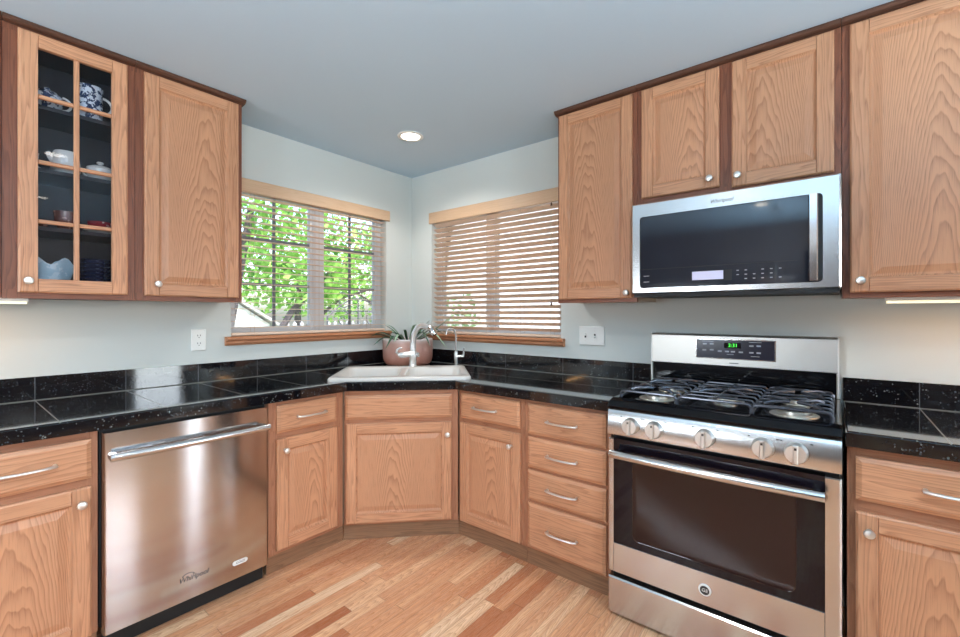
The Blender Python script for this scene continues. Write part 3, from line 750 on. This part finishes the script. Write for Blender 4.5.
# door panel, gently rounded at its vertical edges
prof = [(-h,-.60),(-h,-.640),(-h+.004,-.648),(-h+.010,-.651),(h-.010,-.651),(h-.004,-.648),(h,-.640),(h,-.60)]
b.prism(prof, .086, .853); b.build('door', 'steel_v', dw)
b = MB(); b.box(-h+.006, h-.006, -.605, -.585, .006, .083); b.build('toe_panel', 'dkgap', dw, smooth=False)
b = MB(); hh = h-.012
b.tube([(-hh,-.693,.766),(-hh*.5,-.697,.766),(0,-.698,.766),(hh*.5,-.697,.766),(hh,-.693,.766)], .0125, 14, flat=1.15)
for s in (-1,1): b.box(s*hh*.96-.012, s*hh*.96+.012, -.690, -.650, .758, .774)
b.build('handle', 'steel', dw)
text('Whirlpool', .030, 'inkd', dw, 'logo', (-.010,-.6515,.176), shear=.25, sx=.9)
b = MB(); b.prism(rrect(-.033,.033,-.0105,.0105,.010), -.653, -.6512, axis='y'); o = b.build('badge', 'plate', dw); o.location = (.180,0,.157)
text('GOLD', .014, 'inkd', o, 'badge_text', (0,-.6533,0))
b = MB()
for i in range(12):
    a0 = -.6+i*.32; a1 = a0+.32; pr = lambda a: (.020*math.cos(a)*1.15, .010*math.sin(a))
    q = [pr(a0), pr(a1), tuple(v*.86 for v in pr(a1)), tuple(v*.86 for v in pr(a0))]; b.prism([(x-.030,z+.190) for x,z in q], -.6519, -.6510, axis='y')
b.build('logo_ring', 'inkd', dw, smooth=False)

# ================================================================== GAS RANGE
RX0, RX1 = 2.030, 2.820; RC = (RX0+RX1)/2; rh = (RX1-RX0)/2
rg = thing('gas_range', 'stainless gas range with five burners between the base cabinets', 'stove', (RC,0,0), 0)
b = MB(); b.box(-rh+.006, rh-.006, -.650, -.020, .035, .905); b.build('body', 'dkgap', rg, smooth=False)
for sx in (-rh+.05, rh-.05):
    for sy in (-.60,-.08):
        b = MB(); b.lathe([(.016,0),(.018,.004),(.014,.034)], (sx,sy,0), 12); b.build('foot', 'dkgap', rg)
b = MB(); b.box(-rh, rh, -.700, -.652, .012, .168, 'x', (.004,.004,.003,.006)); b.build('storage_drawer', 'steel', rg, smooth=False)
# oven door: steel frame, black glass, inner window
b = MB(); gx0, gx1, gz0, gz1 = -rh+.026, rh-.044, .318, .742; y0, y1 = -.700, -.655
b.box(-rh, gx0, y0, y1, .190, .768, 'x', (.006,.001,.004,.004)); b.box(gx1, rh, y0, y1, .190, .768, 'x', (.001,.006,.004,.004))
b.box(gx0, gx1, y0, y1, .190, gz0, 'x', (.0005,.0005,.004,.002)); b.box(gx0, gx1, y0+.006, y1, gz1, .768, 'x')
od = b.build('oven_door', 'steel', rg, smooth=False)
b = MB(); b.box(gx0, gx1, -.697, -.660, gz0, .7685); b.build('door_glass', 'blk_glass', od, smooth=False)
b = MB(); wx0, wx1, wz0, wz1 = -.290, .275, .345, .690
L0 = rrect(wx0,wx1,wz0,wz1,.028,5); L1 = rrect(wx0+.006,wx1-.006,wz0+.006,wz1-.006,.024,5)
loft(b, [[(x,-.6972,z) for x,z in L0],[(x,-.6988,z) for x,z in rrect(wx0+.003,wx1-.003,wz0+.003,wz1-.003,.026,5)],[(x,-.6974,z) for x,z in L1]], True)
b.build('window', 'blk_win', od)
b = MB(); hz = .716
pts_ = [(-rh+.030,-.748,hz)]+[(x,-.752-.014*(1-(x/(rh-.03))**2),hz) for x in [(-1+2*i/12)*(rh-.045) for i in range(13)]]+[(rh-.048,-.748,hz)]
b.tube(pts_, .0145, 14, flat=1.15)
for s in (-1,1): b.box(s*(rh-.060)-.010-.005, s*(rh-.060)+.010-.005, -.752, -.697, hz-.009, hz+.009)
b.build('handle', 'steel', od)
b = MB(); b.lathe([(0,-.704),(.021,-.704),(.0225,-.702),(.0225,-.6995)], (-.010,0,.252), 28, 'y'); lg = b.build('emblem', 'porc', od)
b = MB(); b.lathe([(0,-.7050),(.0165,-.7050),(.0165,-.7035)], (-.010,0,.252), 24, 'y'); b.build('emblem_disc', 'slot', lg)
text('GE', .018, 'porc', lg, 'emblem_text', (-.010,-.7053,.252), shear=.15)
# control panel, leaning slightly
b = MB(); prof = [(-.660,.782),(-.702,.786),(-.705,.800),(-.700,.880),(-.692,.894),(-.660,.894)]
b.prism(prof, -rh, rh, grain='x', axis='x'); cp = b.build('control_panel', 'steel', rg)
for kx in (2.132,2.228,2.416,2.603,2.699):
    x = kx-RC; b = MB(); c = (x,0,.834)
    b.lathe([(.035,-.698),(.035,-.7055),(.0335,-.7085),(.0320,-.726),(.0295,-.731),(.0,-.732)], c, 28, 'y'); k_ = b.build('knob', 'nickel', cp)
    b = MB(); b.box(x-.0075, x+.0075, -.744, -.730, .834-.0315, .834+.0315, 'z', .003); b.build('grip', 'nickel', k_, smooth=False)
    b = MB(); b.box(x-.0035, x+.0035, -.7446, -.7438, .834+.016, .834+.024); b.build('pointer', 'slot', k_, smooth=False)
    for sx, sz in ((-.043,.034),(.043,.034)):
        b = MB(); b.box(x+sx-.004, x+sx+.004, -.7022, -.699, .834+sz-.002, .834+sz+.002); b.build('mark', 'inkd', cp, smooth=False)
# cooktop: black enamel tray with rolled front and raised sides
b = MB(); prof = [(-.690,.896),(-.704,.899),(-.704,.908),(-.676,.928),(-.640,.936),(-.628,.934),(-.618,.922),(-.095,.922),(-.085,.936),(-.070,.936),(-.070,.906),(-.650,.906)]
b.prism(prof, -rh-.001, rh+.001, axis='x')
for s in (-1,1): b.box(min(s*rh,s*(rh-.022)), max(s*rh,s*(rh-.022)), -.640, -.075, .9225, .936, 'y', 0)
ck = b.build('cooktop', 'blk_gloss', rg, smooth=False)
burners = [(-.255,-.480,.046),(-.255,-.215,.038),(0,-.350,.044),(.255,-.480,.050),(.255,-.215,.036)]
for x, y, r in burners:
    b = MB(); b.lathe([(r+.030,.9222),(r+.028,.925),(r+.006,.926),(r+.004,.938),(r-.004,.941),(0,.941)], (x,y,0), 28); bn = b.build('burner', 'burner', ck)
    b = MB(); b.lathe([(r-.004,.9412),(r-.002,.944),(r-.006,.948),(0,.949)], (x,y,0), 24); b.build('burner_cap', 'cap', bn)
def grate(x0, x1, star):
    b = MB(); y0, y1 = -.612, -.100; zt = .968; zf = zt-.004; cx = (x0+x1)/2; r = .0044
    for x in (x0, x1): b.tube([(x,y0,zf-.022),(x,y1,zf-.022)], .006, 8)
    for y in (y0, y1): b.tube([(x0,y,.924),(x0,y,zf-.012),(x0+.008,y,zf-.002),(x0+.018,y,zf),(x1-.018,y,zf),(x1-.008,y,zf-.002),(x1,y,zf-.012),(x1,y,.924)], .0062, 8)
    b.tube([(cx,y0,zf),(cx,y1,zf)], .0055, 8) if len(star) == 1 else None
    n = 5
    for i in range(n):
        y = y0+(i+1)*(y1-y0)/(n+1)
        near = min(abs(y-c) for c in star) < .05
        runs = [(x0,cx-.060),(x1,cx+.060)] if near else [(x0,cx),(x1,cx)]
        for xa, xb in runs:
            sg = 1 if xb > xa else -1
            b.tube([(xa,y,zf-.024),(xa,y,zf-.010),(xa+sg*.008,y,zf-.001),(xa+sg*.018,y,zf),(xb,y,zf)], r, 8)
    for cy in star:
        for k in range(4):
            a = PI/4+k*PI/2; d = Vector((math.cos(a)*1.0, math.sin(a)*.85))
            b.tube([(cx+d.x*.020,cy+d.y*.020,zt+.003),(cx+d.x*.095,cy+d.y*.095,zt+.005),(cx+d.x*.128,cy+d.y*.128,zt-.003)], [.0065,.0075,.006], 8)
    return b.build('grate', 'iron', ck)
grate(-rh+.024, -.136, (-.480,-.215)); grate(-.130, .130, (-.350,)); grate(.136, rh-.024, (-.480,-.215))
# backguard
bgd_x0, bgd_x1 = 2.022-RC, 2.811-RC
b = MB(); b.box(bgd_x0+.004, bgd_x1-.004, -.066, -.0185, .906, 1.050); bk = b.build('backguard_base', 'blk_gloss', rg, smooth=False)
b = MB(); prof = [(-.0185,1.046),(-.072,1.046),(-.080,1.050),(-.079,1.194),(-.072,1.203),(-.0185,1.203)]
b.prism(prof, bgd_x0, bgd_x1, grain='x', axis='x'); bgp = b.build('backguard', 'steel_soft', rg)
for s0, s1 in ((bgd_x0-.006,bgd_x0-.0005),(bgd_x1+.0005,bgd_x1+.006)):
    b = MB(); b.prism([(-.0185,.938),(-.074,.938),(-.083,1.050),(-.082,1.196),(-.073,1.206),(-.0185,1.206)], s0, s1, axis='x')
    b.build('end_cap', 'plate', bgp, smooth=False)
px0, px1 = 2.248-RC, 2.582-RC; pz0, pz1 = 1.086, 1.178
b = MB(); b.rings(px0-.006, px1+.006, pz0-.005, pz1+.005, [(0,-.0790),(.001,-.0835),(.005,-.0835),(.006,-.0815)], cap=False); b.build('display_bezel', 'chrome', bgp, smooth=False)
b = MB(); b.box(px0, px1, -.0815, -.0785, pz0, pz1); dp = b.build('display', 'display', bgp, smooth=False)
pc = (px0+px1)/2
b = MB(); b.box(pc-.042, pc+.030, -.0822, -.0814, 1.138, 1.164); b.build('clock_window', 'blk_glass', dp, smooth=False)
text('2:31', .024, 'lcd', dp, 'clock_digits', (pc-.004,-.0824,1.151))
for x, z in [(-.130,1.155),(-.098,1.156),(-.132,1.124),(-.098,1.126),(-.062,1.121),(-.030,1.121),(-.004,1.121),(.030,1.120),(.074,1.152),(.104,1.153),(.074,1.120),(.104,1.120)]: b = MB(); b.box(pc+x-.009, pc+x+.009, -.0822, -.0814, z-.0035, z+.0035); b.build('button_mark', 'ink', dp, smooth=False)
for x, w_, z in [(-.115,.026,1.169),(.090,.026,1.170),(-.016,.015,1.107),(.090,.018,1.102)]: b = MB(); b.box(pc+x-w_, pc+x+w_, -.0822, -.0814, z-.0012, z+.0012); b.build('caption_mark', 'ink', dp, smooth=False)
b = MB(); b.box(pc-.020, pc+.020, -.0806, -.0796, 1.062, 1.066); b.build('maker_mark', 'inkd', bgp, smooth=False)

# ================================================================== MICROWAVE
MX0, MX1 = 2.026, 2.821; MC = (MX0+MX1)/2; mh = (MX1-MX0)/2
mw = thing('microwave_oven', 'stainless over-the-range microwave below the short double-door cabinet', 'microwave', (MC,0,1.388), 0)
z0m, z1m = .016, .452
b = MB(); b.box(-mh+.004, mh-.004, -.370, -.003, .004, .4555); b.build('body', 'dkgap', mw, smooth=False)
b = MB(); wx0, wx1, wz0, wz1 = 2.066-MC, 2.766-MC, .043, .386; yf = -.405
O = rrect(-mh,mh,z0m,z1m,.006,3); O2 = rrect(-mh+.006,mh-.006,z0m+.006,z1m-.006,.006,3); I = rrect(wx0,wx1,wz0,wz1,.014,3)
loft(b, [[(x,-.371,z) for x,z in O],[(x,yf+.006,z) for x,z in O],[(x,yf,z) for x,z in O2],[(x,yf,z) for x,z in I],[(x,yf+.006,z) for x,z in rrect(wx0+.002,wx1-.002,wz0+.002,wz1-.002,.013,3)]], False)
fr = b.build('door_frame', 'steel', mw, smooth=False)
b = MB(); b.prism(rrect(wx0,wx1,wz0,wz1,.014,4), yf+.0065, yf+.0045, axis='y'); gl = b.build('door_glass', 'mw_glass', fr, smooth=False)
b = MB(); b.box(wx0+.004, wx1-.08, yf+.0036, yf+.0048, wz0+.088, wz0+.0905); b.build('glass_seam', 'dkgap', gl, smooth=False)
b = MB(); b.box(MX0*0+2.300-MC, 2.425-MC, yf+.0034, yf+.0046, wz0+.028, wz0+.066); b.build('screen', 'lcdw', gl, smooth=False)
b = MB(); b.box(2.430-MC, 2.458-MC, yf+.0034, yf+.0046, wz0+.022, wz0+.068); b.build('screen_side', 'dkgap', gl, smooth=False)
b = MB()
for i in range(6):
    for k in range(3):
        if (i*7+k*5) % 8 == 0: continue
        b.box(2.475+i*.030-MC, 2.484+i*.030-MC, yf+.0036, yf+.0046, wz0+.024+k*.018, wz0+.0275+k*.018)
for z in (.028,.056): b.box(wx0+.018, wx0+.044, yf+.0036, yf+.0046, wz0+z, wz0+z+.003)
b.build('keypad_marks', 'ink', gl, smooth=False)
b = MB(); xh0, xh1 = 2.722-MC, 2.752-MC
pr = [(xh0,yf+.004),(xh0,yf-.020),(xh0+.004,yf-.028),(xh1-.004,yf-.028),(xh1,yf-.022),(xh1,yf+.004)]
b.prism(pr, wz0+.004, wz1-.004); b.build('handle', 'chrome', fr, smooth=False)
b = MB(); b.box(xh1+.0005, xh1+.012, yf-.004, yf+.0045, wz0+.006, wz1-.006); b.build('handle_slot', 'dkgap', fr, smooth=False)
text('Whirlpool', .024, 'inkd', fr, 'logo', (2.418-MC,yf-.0004,.412), shear=.25, sx=.9)
b = MB(); b.box(-mh+.01, mh-.01, -.398, -.372, 0, .0155); b.build('vent_grille', 'dkgap', mw, smooth=False)

# ================================================================== BLINDS
def blind(label, rz, a0, a1, z0, z1, tilt, val, cords, n):
    off = (a0+a1)/2; v = Matrix.Rotation(rz, 3, 'Z') @ Vector((off,0,0))
    t = thing('window_blind', label, 'window blind', (v.x,v.y,z0), rz); X = lambda q: q-off
    H = z1-z0; yc = .034
    b = MB(); vx0, vx1, vz0, vz1 = val
    b.box(X(vx0), X(vx1), -.016, -.002, vz0-z0, vz1-z0, 'x', (.003,.003,.004,.004)); b.build('valance', 'valance', t, smooth=False)
    b = MB(); b.box(X(a0)+.006, X(a1)-.006, .004, .062, vz0-z0+.010, H-.004, 'x'); b.build('headrail', 'valance', t, smooth=False)
    top = vz0-z0+.004; pit = (top-.030)/n
    b = MB(); hw_, th = .0245, .0011; c, s = math.cos(tilt), math.sin(tilt)
    # slat cross-section: room edge (-y) up by tilt, slightly crowned
    up = [(-hw_,0),(-hw_*.5,.0009),(0,.0012),(hw_*.5,.0009),(hw_,0)]
    sec = [(y, z+th) for y, z in up]+[(y, z-th) for y, z in reversed(up)]
    sec = [(yc+y*c+z*s, -y*s+z*c) for y, z in sec]
    b.prism(sec, X(a0)+.006, X(a1)-.006, grain='x', axis='x')
    first = b.build('slat', 'slat', t)
    for i in range(n):
        o = first if i == 0 else first.copy()
        if i: C.objects.link(o); o.parent = t
        o.location = (0,0,.030+pit*(i+.5))
    b = MB(); b.box(X(a0)+.006, X(a1)-.006, yc-.026, yc+.026, .0015, .020, 'x', .004); b.build('bottom_rail', 'slat', t, smooth=False)
    for q in cords:
        b = MB()
        for yy in (yc-.0265, yc+.0265): b.tube([(X(q),yy,.012),(X(q),yy,top+.01)], .0009, 5)
        b.build('ladder_cord', 'cord', t)
    return t, X
bl_l, XL = blind('open oak-slat blind across the left window with trees behind', RL, WL[0]+.002, WL[1]-.002, WL[2]+.0005, WL[3], math.radians(1), (-1.455,-.246,2.052,2.133), (-1.30,-.86,-.42), 22)
bl_r, XR = blind('nearly closed wooden slat blind over the right window', 0, WR[0]+.002, WR[1]-.002, WR[2]+.0005, WR[3], math.radians(26), (.219,1.432,2.040,2.130), (.36,.55,.80,1.10,1.34), 22)
for ztop in (2.06, 1.36):
    b = MB(); z = ztop-WR[2]
    zz = 2.018-WR[2] if ztop > 2 else 1.362-WR[2]; x = XR(1.352)
    b.lathe([(.003,.022),(.007,.004),(.0075,.0),(.004,-.001)], (x,-.004,zz), 10); ta = b.build('cord_tassel', 'tassel', bl_r)
    b = MB(); b.tube([(x,-.004,zz+.02),(x,-.002,2.045-WR[2])], .0011, 5); b.build('cord', 'cord', ta)

# ================================================================== CHINA IN THE GLASS CABINET (local frame: left wall)
def dish(name, label, cat, u, d, z, prof, m, group=None, segs=28, sx=1.):
    t = thing(name, label, cat, (d,u,z), RL, group); b = MB(); b.lathe(prof, (0,0,0), segs, sx=sx); return t, b
def cup_prof(r, h, th=.004): return [(r*.5,0),(r*.62,.003),(r*.9,h*.45),(r,h),(r-th,h),(r*.9-th,h*.45),(r*.55,.008),(0,.007)]
def handle(parent, m, x, zc, r, rr=.005, name='handle', sgn=1):
    b = MB(); b.tube([(x+sgn*r*math.sin(a)*1.0, 0, zc+r*math.cos(a)) for a in [PI*i/10 for i in range(11)]], rr, 8); return b.build(name, m, parent)
Z1, Z2, Z3, Z4 = 2.1685, 1.9085, 1.6685, UB+.0305
t, b = dish('teapot', 'small blue and white teapot on the top shelf behind the upper left pane', 'teapot', -2.250, .20, Z1, [(.03,0),(.036,.004),(.052,.03),(.050,.06),(.034,.078),(.022,.084),(.008,.088),(.009,.096),(0,.100)], 'bluewhite')
b.build('body', 'bluewhite', t); handle(t, 'porc', .048, .045, .028)
t, b = dish('pitcher', 'tall blue and white china pitcher on the top shelf behind the upper right pane', 'pitcher', -2.112, .20, Z1, [(.040,0),(.044,.004),(.047,.05),(.044,.10),(.047,.152),(.043,.152),(.039,.10),(.039,.01),(0,.009)], 'bluewhite')
b.build('body', 'bluewhite', t); handle(t, 'porc', .043, .085, .036, .006)
t, b = dish('teacup', 'white teacup at the left end of the second china shelf', 'cup', -2.305, .18, Z2+.0145, cup_prof(.034,.060), 'porc'); b.build('body', 'porc', t)
t, b = dish('saucer', 'white saucer under the teacup on the second china shelf', 'saucer', -2.305, .18, Z2, [(.03,0),(.034,.002),(.045,.012),(.043,.014),(.034,.006),(0,.005)], 'porc'); b.build('body', 'porc', t)
t, b = dish('gravy_boat', 'large white gravy boat on the second china shelf behind the left pane', 'gravy boat', -2.191, .20, Z2, [(.03,0),(.034,.006),(.047,.05),(.044,.088),(.038,.100),(.036,.100),(.041,.085),(.05,.02),(0,.015)], 'porc'); b.build('body', 'porc', t)
b = MB(); b.tube([(-.034,0,.055),(-.048,0,.072),(-.058,0,.088)], [.018,.013,.008], 10); b.build('spout', 'porc', t)
t, b = dish('covered_dish', 'white covered sugar dish with knobbed lid on the second china shelf', 'dish', -2.076, .20, Z2, [(.036,0),(.040,.004),(.048,.03),(.047,.052),(.0,.053)], 'porc'); b.build('body', 'porc', t)
b = MB(); b.lathe([(.049,.0535),(.048,.058),(.030,.068),(.010,.072),(.006,.076),(.014,.083),(.010,.088),(0,.089)]); b.build('lid', 'porc', t); handle(t, 'porc', .045, .030, .013, .004); handle(t, 'porc', -.045, .030, .013, .004, sgn=-1)
t, b = dish('small_bowl', 'small reddish-brown bowl on the third china shelf', 'bowl', -2.192, .20, Z3, cup_prof(.040,.080), 'brownchina'); b.build('body', 'brownchina', t)
t, b = dish('saucer', 'pale saucer left of the reddish-brown bowl on the third china shelf', 'saucer', -2.292, .21, Z3, [(.03,0),(.034,.002),(.045,.010),(.043,.012),(.030,.006),(0,.005)], 'brownchina'); b.build('body', 'brownchina', t)
t, b = dish('saucer', 'pale saucer under the red cup on the third china shelf', 'saucer', -2.078, .19, Z3, [(.03,0),(.034,.002),(.056,.013),(.054,.015),(.034,.006),(0,.005)], 'porc'); b.build('body', 'porc', t)
t, b = dish('teacup', 'red and white teacup on the third china shelf', 'cup', -2.078, .19, Z3+.0155, cup_prof(.042,.040), 'redchina'); b.build('body', 'redchina', t)
# large scalloped pale blue bowl and a stack of navy plates on the cabinet floor
t = thing('serving_bowl', 'large pale blue scalloped serving bowl on the glass cabinet bottom', 'bowl', (.17,-2.245,Z4), RL)
b = MB(); nl = 48; loops = []
for r, z, sc in [(.045,0,0),(.05,.004,0),(.075,.060,.2),(.094,.130,1),(.090,.131,1),(.070,.061,.2),(.03,.012,0)]:
    loops.append([(r*math.cos(2*PI*i/nl), r*math.sin(2*PI*i/nl), z+.016*sc*math.cos(2*PI*i/nl*6)) for i in range(nl)])
loft(b, loops); b.build('body', 'palebl', t)
first = None
for i in range(9):
    lab = ['lowest','second','third','fourth','fifth','sixth','seventh','eighth','topmost'][i]
    t, b = dish('dinner_plate', f'navy plate, {lab} in the stack on the glass cabinet bottom' if i in (0,8) else f'navy plate, {lab} from below in the stack on the glass cabinet bottom', 'plate', -2.090, .16, Z4+i*.0172, [(.040,0),(.044,.003),(.062,.013),(.070,.015),(.069,.0163),(.060,.0152),(.04,.006),(0,.005)], 'navy', 'navy plates in the glass cabinet')
    if first is None: first = b.build('body', 'navy', t)
    else: o = first.copy(); C.objects.link(o); o.parent = t

# ================================================================== CEILING LIGHTS, WITH ADDED FILL LAMPS
def can_light(label, x, y, energy):
    t = thing('recessed_light', label, 'ceiling light', (x,y,CEIL-.001), 0)
    b = MB(); b.lathe([(.058,-.001),(.060,-.006),(.072,-.008),(.083,-.004),(.084,0)], segs=32); b.build('trim_ring', 'plate', t)
    b = MB(); b.lathe([(0,-.0035),(.057,-.0035),(.057,-.002),(0,-.002)], segs=32); b.build('lens', 'bulb', t)
    ld = bpy.data.lights.new('can', 'SPOT'); ld.energy = energy; ld.spot_size = math.radians(150); ld.spot_blend = .6; ld.shadow_soft_size = .06; ld.color = (1,.96,.92)
    lo = bpy.data.objects.new('can', ld); C.objects.link(lo); lo.parent = t; lo.location = (0,0,-.012)
can_light('round recessed ceiling light above the corner sink', .66, -.611, 40)
for lab, x, y in (('added recessed ceiling light above the middle of the kitchen', 2.2, -2.0), ('added recessed ceiling light behind the camera on the window side', 3.9, -1.9), ('added recessed ceiling light behind the camera on the hall side', 2.2, -3.7)):
    can_light(lab, x, y, 42)  # unseen cans added as fill; only the one above the sink is seen
def pendant(label, x, y, z, energy):  # one bowl known from its microwave reflection, two more added as ceiling uplight
    t = thing('bowl_pendant', label, 'pendant lamp', (x,y,z), 0)
    b = MB(); b.lathe([(0,0),(.06,.004),(.13,.03),(.17,.07),(.175,.09),(.170,.09),(.125,.036),(.05,.010),(0,.008)], segs=36); b.build('bowl_shade', 'shade', t)
    b = MB(); b.tube([(0,0,.01),(0,0,CEIL-z-.012)], .006, 8); b.build('stem', 'nickel', t)
    b = MB(); b.lathe([(.05,CEIL-z-.022),(.06,CEIL-z-.002),(0,CEIL-z-.0015)], segs=20); b.build('canopy', 'nickel', t)
    ld = bpy.data.lights.new('bulb', 'POINT'); ld.energy = energy; ld.shadow_soft_size = .04; ld.color = (.62,.84,1)
    lo = bpy.data.objects.new('bulb', ld); C.objects.link(lo); lo.parent = t; lo.location = (0,0,.062)
M['shade'] = mat('frosted_shade', (250,248,244), .4, emit=.35, ecol=(245,248,255))
pendant('frosted bowl pendant behind the camera toward the hall', 2.3, -4.0, 1.62, 132)
pendant('added frosted bowl pendant behind the camera toward the glazed door', 4.3, -1.9, 1.62, 132)
pendant('added frosted bowl pendant just behind the camera', 3.7, -3.3, 1.62, 132)

def daylight_fill(loc, rot, sx, sy, e):  # area lamp added inside an opening, standing in for sky light
    ld = bpy.data.lights.new('daylight_fill', 'AREA'); ld.shape = 'RECTANGLE'; ld.size = sx; ld.size_y = sy; ld.energy = e; ld.color = (.80,.91,1)
    lo = bpy.data.objects.new('daylight_fill', ld); C.objects.link(lo); lo.location = loc; lo.rotation_euler = rot
daylight_fill((1.10,-5.12,1.335), (PI/2,0,0), .9, .67, 40)          # fill lamp added in the back window opening
daylight_fill((5.325,-3.4,1.525), (PI/2,0,PI/2), 1.7, 1.05, 58)     # fill lamp added in the window beside the glazed door
daylight_fill((5.325,-.40,1.08), (PI/2,0,PI/2), .58, 1.9, 28)       # fill lamp added in the glazed door opening

# ================================================================== OUTDOORS
b = MB(); b.box(-30, -.16, -14, 30, -.6, -.35); b.box(-.16, 14, .16, 30, -.6, -.35); b.box(5.36, 30, -20, .16, -.6, -.35); b.box(-.16, 5.36, -20, -6.66, -.6, -.35); struct(b.build('ground', 'ground', smooth=False))
def tree(label, loc, crowns, branches, leaf, n, size, seed, group='trees outside the left window'):
    r = random.Random(seed); t = thing('garden_tree', label, 'tree', loc, 0, group)
    b = MB()
    for path, r0, r1 in branches: b.tube(path, [r0+(r1-r0)*i/(len(path)-1) for i in range(len(path))], 8)
    b.build('trunk', 'bark', t)
    pts = []; F = []
    for i in range(n):
        cx, cy, cz, rx, ry, rz = crowns[r.randrange(len(crowns))]
        while True:
            p = Vector((r.uniform(-1,1),r.uniform(-1,1),r.uniform(-1,1)))
            if p.length < 1 and r.random() < p.length+.25: break
        c = Vector((cx+p.x*rx, cy+p.y*ry, cz+p.z*rz)); d = Vector((r.gauss(0,1),r.gauss(0,1),r.gauss(0,.7))).normalized(); s_ = d.orthogonal().normalized()
        s_ = (Matrix.Rotation(r.uniform(0,6.28), 3, d) @ s_); L = size*r.uniform(.6,1.2); w = L*.34; k = len(pts)
        pts += [tuple(c-d*L*.5), tuple(c+s_*w), tuple(c+d*L*.5), tuple(c-s_*w)]; F.append((k,k+1,k+2,k+3))
    me = bpy.data.meshes.new('foliage'); me.from_pydata(pts, [], F); me.materials.append(M[leaf]); o = bpy.data.objects.new('foliage', me); C.objects.link(o); o.parent = t
    return t
G = -.35
tree('leafy tree with slanting dark branches outside the left window', (-4.0,.3,G), [(0,.8,3.0,1.1,1.3,.9),(-.3,1.7,2.7,.9,.9,.8),(.2,.2,3.4,.9,.9,.7),(-.2,1.1,2.2,.8,.9,.5)],
    [([(0,0,0),(.02,.25,.9),(.02,.75,1.7),(0,1.35,2.3),(0,2.0,2.7)], .075, .03), ([(.0,.05,.1),(-.1,.9,1.3),(-.2,1.8,1.95),(-.2,2.5,2.15)], .05, .02), ([(0,-.1,0),(.05,-.2,1.5),(.05,.1,3.2)], .10, .05)], 'leaf', 2300, .14, 1)
tree('bright green tree behind the white garden shed', (-9.5,4.0,G), [(0,0,3.0,2.0,1.6,1.5),(.2,1.5,2.6,1.5,1.4,1.3),(0,-1.4,3.2,1.5,1.3,1.3)], [([(0,0,0),(.1,.1,1.4),(0,.2,3)], .14, .06)], 'leaf', 2600, .19, 2)
tree('darker tree outside the right half of the left window', (-5.2,4.4,G), [(0,0,2.2,1.0,1.2,1.0),(0,.8,3.0,1.0,1.0,.8),(.2,-.5,3.2,.8,.9,.7)], [([(0,.6,0),(0,.3,1.2),(0,-.5,2.2)], .07, .03), ([(0,.6,0),(.1,.9,1.2),(.1,1.2,2.4)], .06, .02), ([(.1,.3,.9),(.2,-.8,1.8),(.2,-1.8,2.3)], .035, .015)], 'leaf2', 1300, .15, 3)
tree('round shrub on the yard beyond the right window', (-2.2,3.0,G), [(0,0,1.5,.45,.5,.55)], [([(0,0,0),(0,0,1.2)], .06, .03)], 'leaf2', 130, .14, 4, group='shrubs outside the right window')
# white shed, picket fence, iron trellis
sh = thing('garden_shed', 'white gabled garden shed outside the left window', 'shed', (-6.3,1.05,G), 0)
b = MB(); b.box(-1.2, 0, -.9, .75, 0, 1.45); b.prism([(-.9,1.45),(.75,1.45),(-.075,2.0)], -1.2, 0, axis='x'); b.build('walls', 'house', sh, smooth=False)
b = MB()
for s in (-1,1):
    e = (-.075+s*.98, 1.40); pk = (-.075, 2.02); b.prism([e,pk,(pk[0],pk[1]+.06),(e[0],e[1]+.06)], -1.3, .12, axis='x')
b.build('roof', 'roofm', sh, smooth=False)
fn = thing('picket_fence', 'grey picket fence beyond the left window', 'fence', (-6.6,2.9,G), 0)
b = MB(); b.box(-.02, .02, -.62, 1.8, 1.30, 1.38); b.box(-.02, .02, -.62, 1.8, .5, .58); b.build('rail', 'fence', fn, smooth=False)
for i in range(14):
    b = MB(); y = -.58+i*.17; b.prism([(y-.04,.05),(y+.04,.05),(y+.04,1.44),(y,1.49),(y-.04,1.44)], .021, .045, axis='x'); b.build('picket', 'fence', fn, smooth=False)
tr = thing('iron_trellis', 'dark wrought iron trellis with scrolls outside the left window', 'trellis', (-3.2,1.75,G), 0)
b = MB()
for y in (-.55,.0,.55): b.tube([(0,y,0),(0,y,1.9-.5*abs(y))], .012, 6)
b.tube([(0,-.55+1.1*i/12,1.62+.28*math.sin(PI*i/12)) for i in range(13)], .012, 6)
for z in (1.45,1.70): b.tube([(0,-.55,z),(0,.55,z)], .010, 6)
for cy, cz, s in ((-.28,1.57,1),(.28,1.57,-1),(-.28,1.85,1)):
    b.tube([(0,cy+s*(.02+.0085*i)*math.cos(i*.55),cz+(.02+.0085*i)*math.sin(i*.55)) for i in range(16)], .008, 6)
b.build('frame', 'wrought', tr)
nb = thing('neighbour_house', 'pale house wall beyond the right window blind', 'house', (1.0,3.7,G), 0)
b = MB(); b.box(-4.7, 4, 0, 4, 0, 4.6); b.build('walls', 'house', nb, smooth=False)
b = MB(); b.prism([(-.4,4.6),(4.4,4.6),(2,6.0)], -4.9, 4.3, axis='x'); b.build('roof', 'roofm', nb, smooth=False)
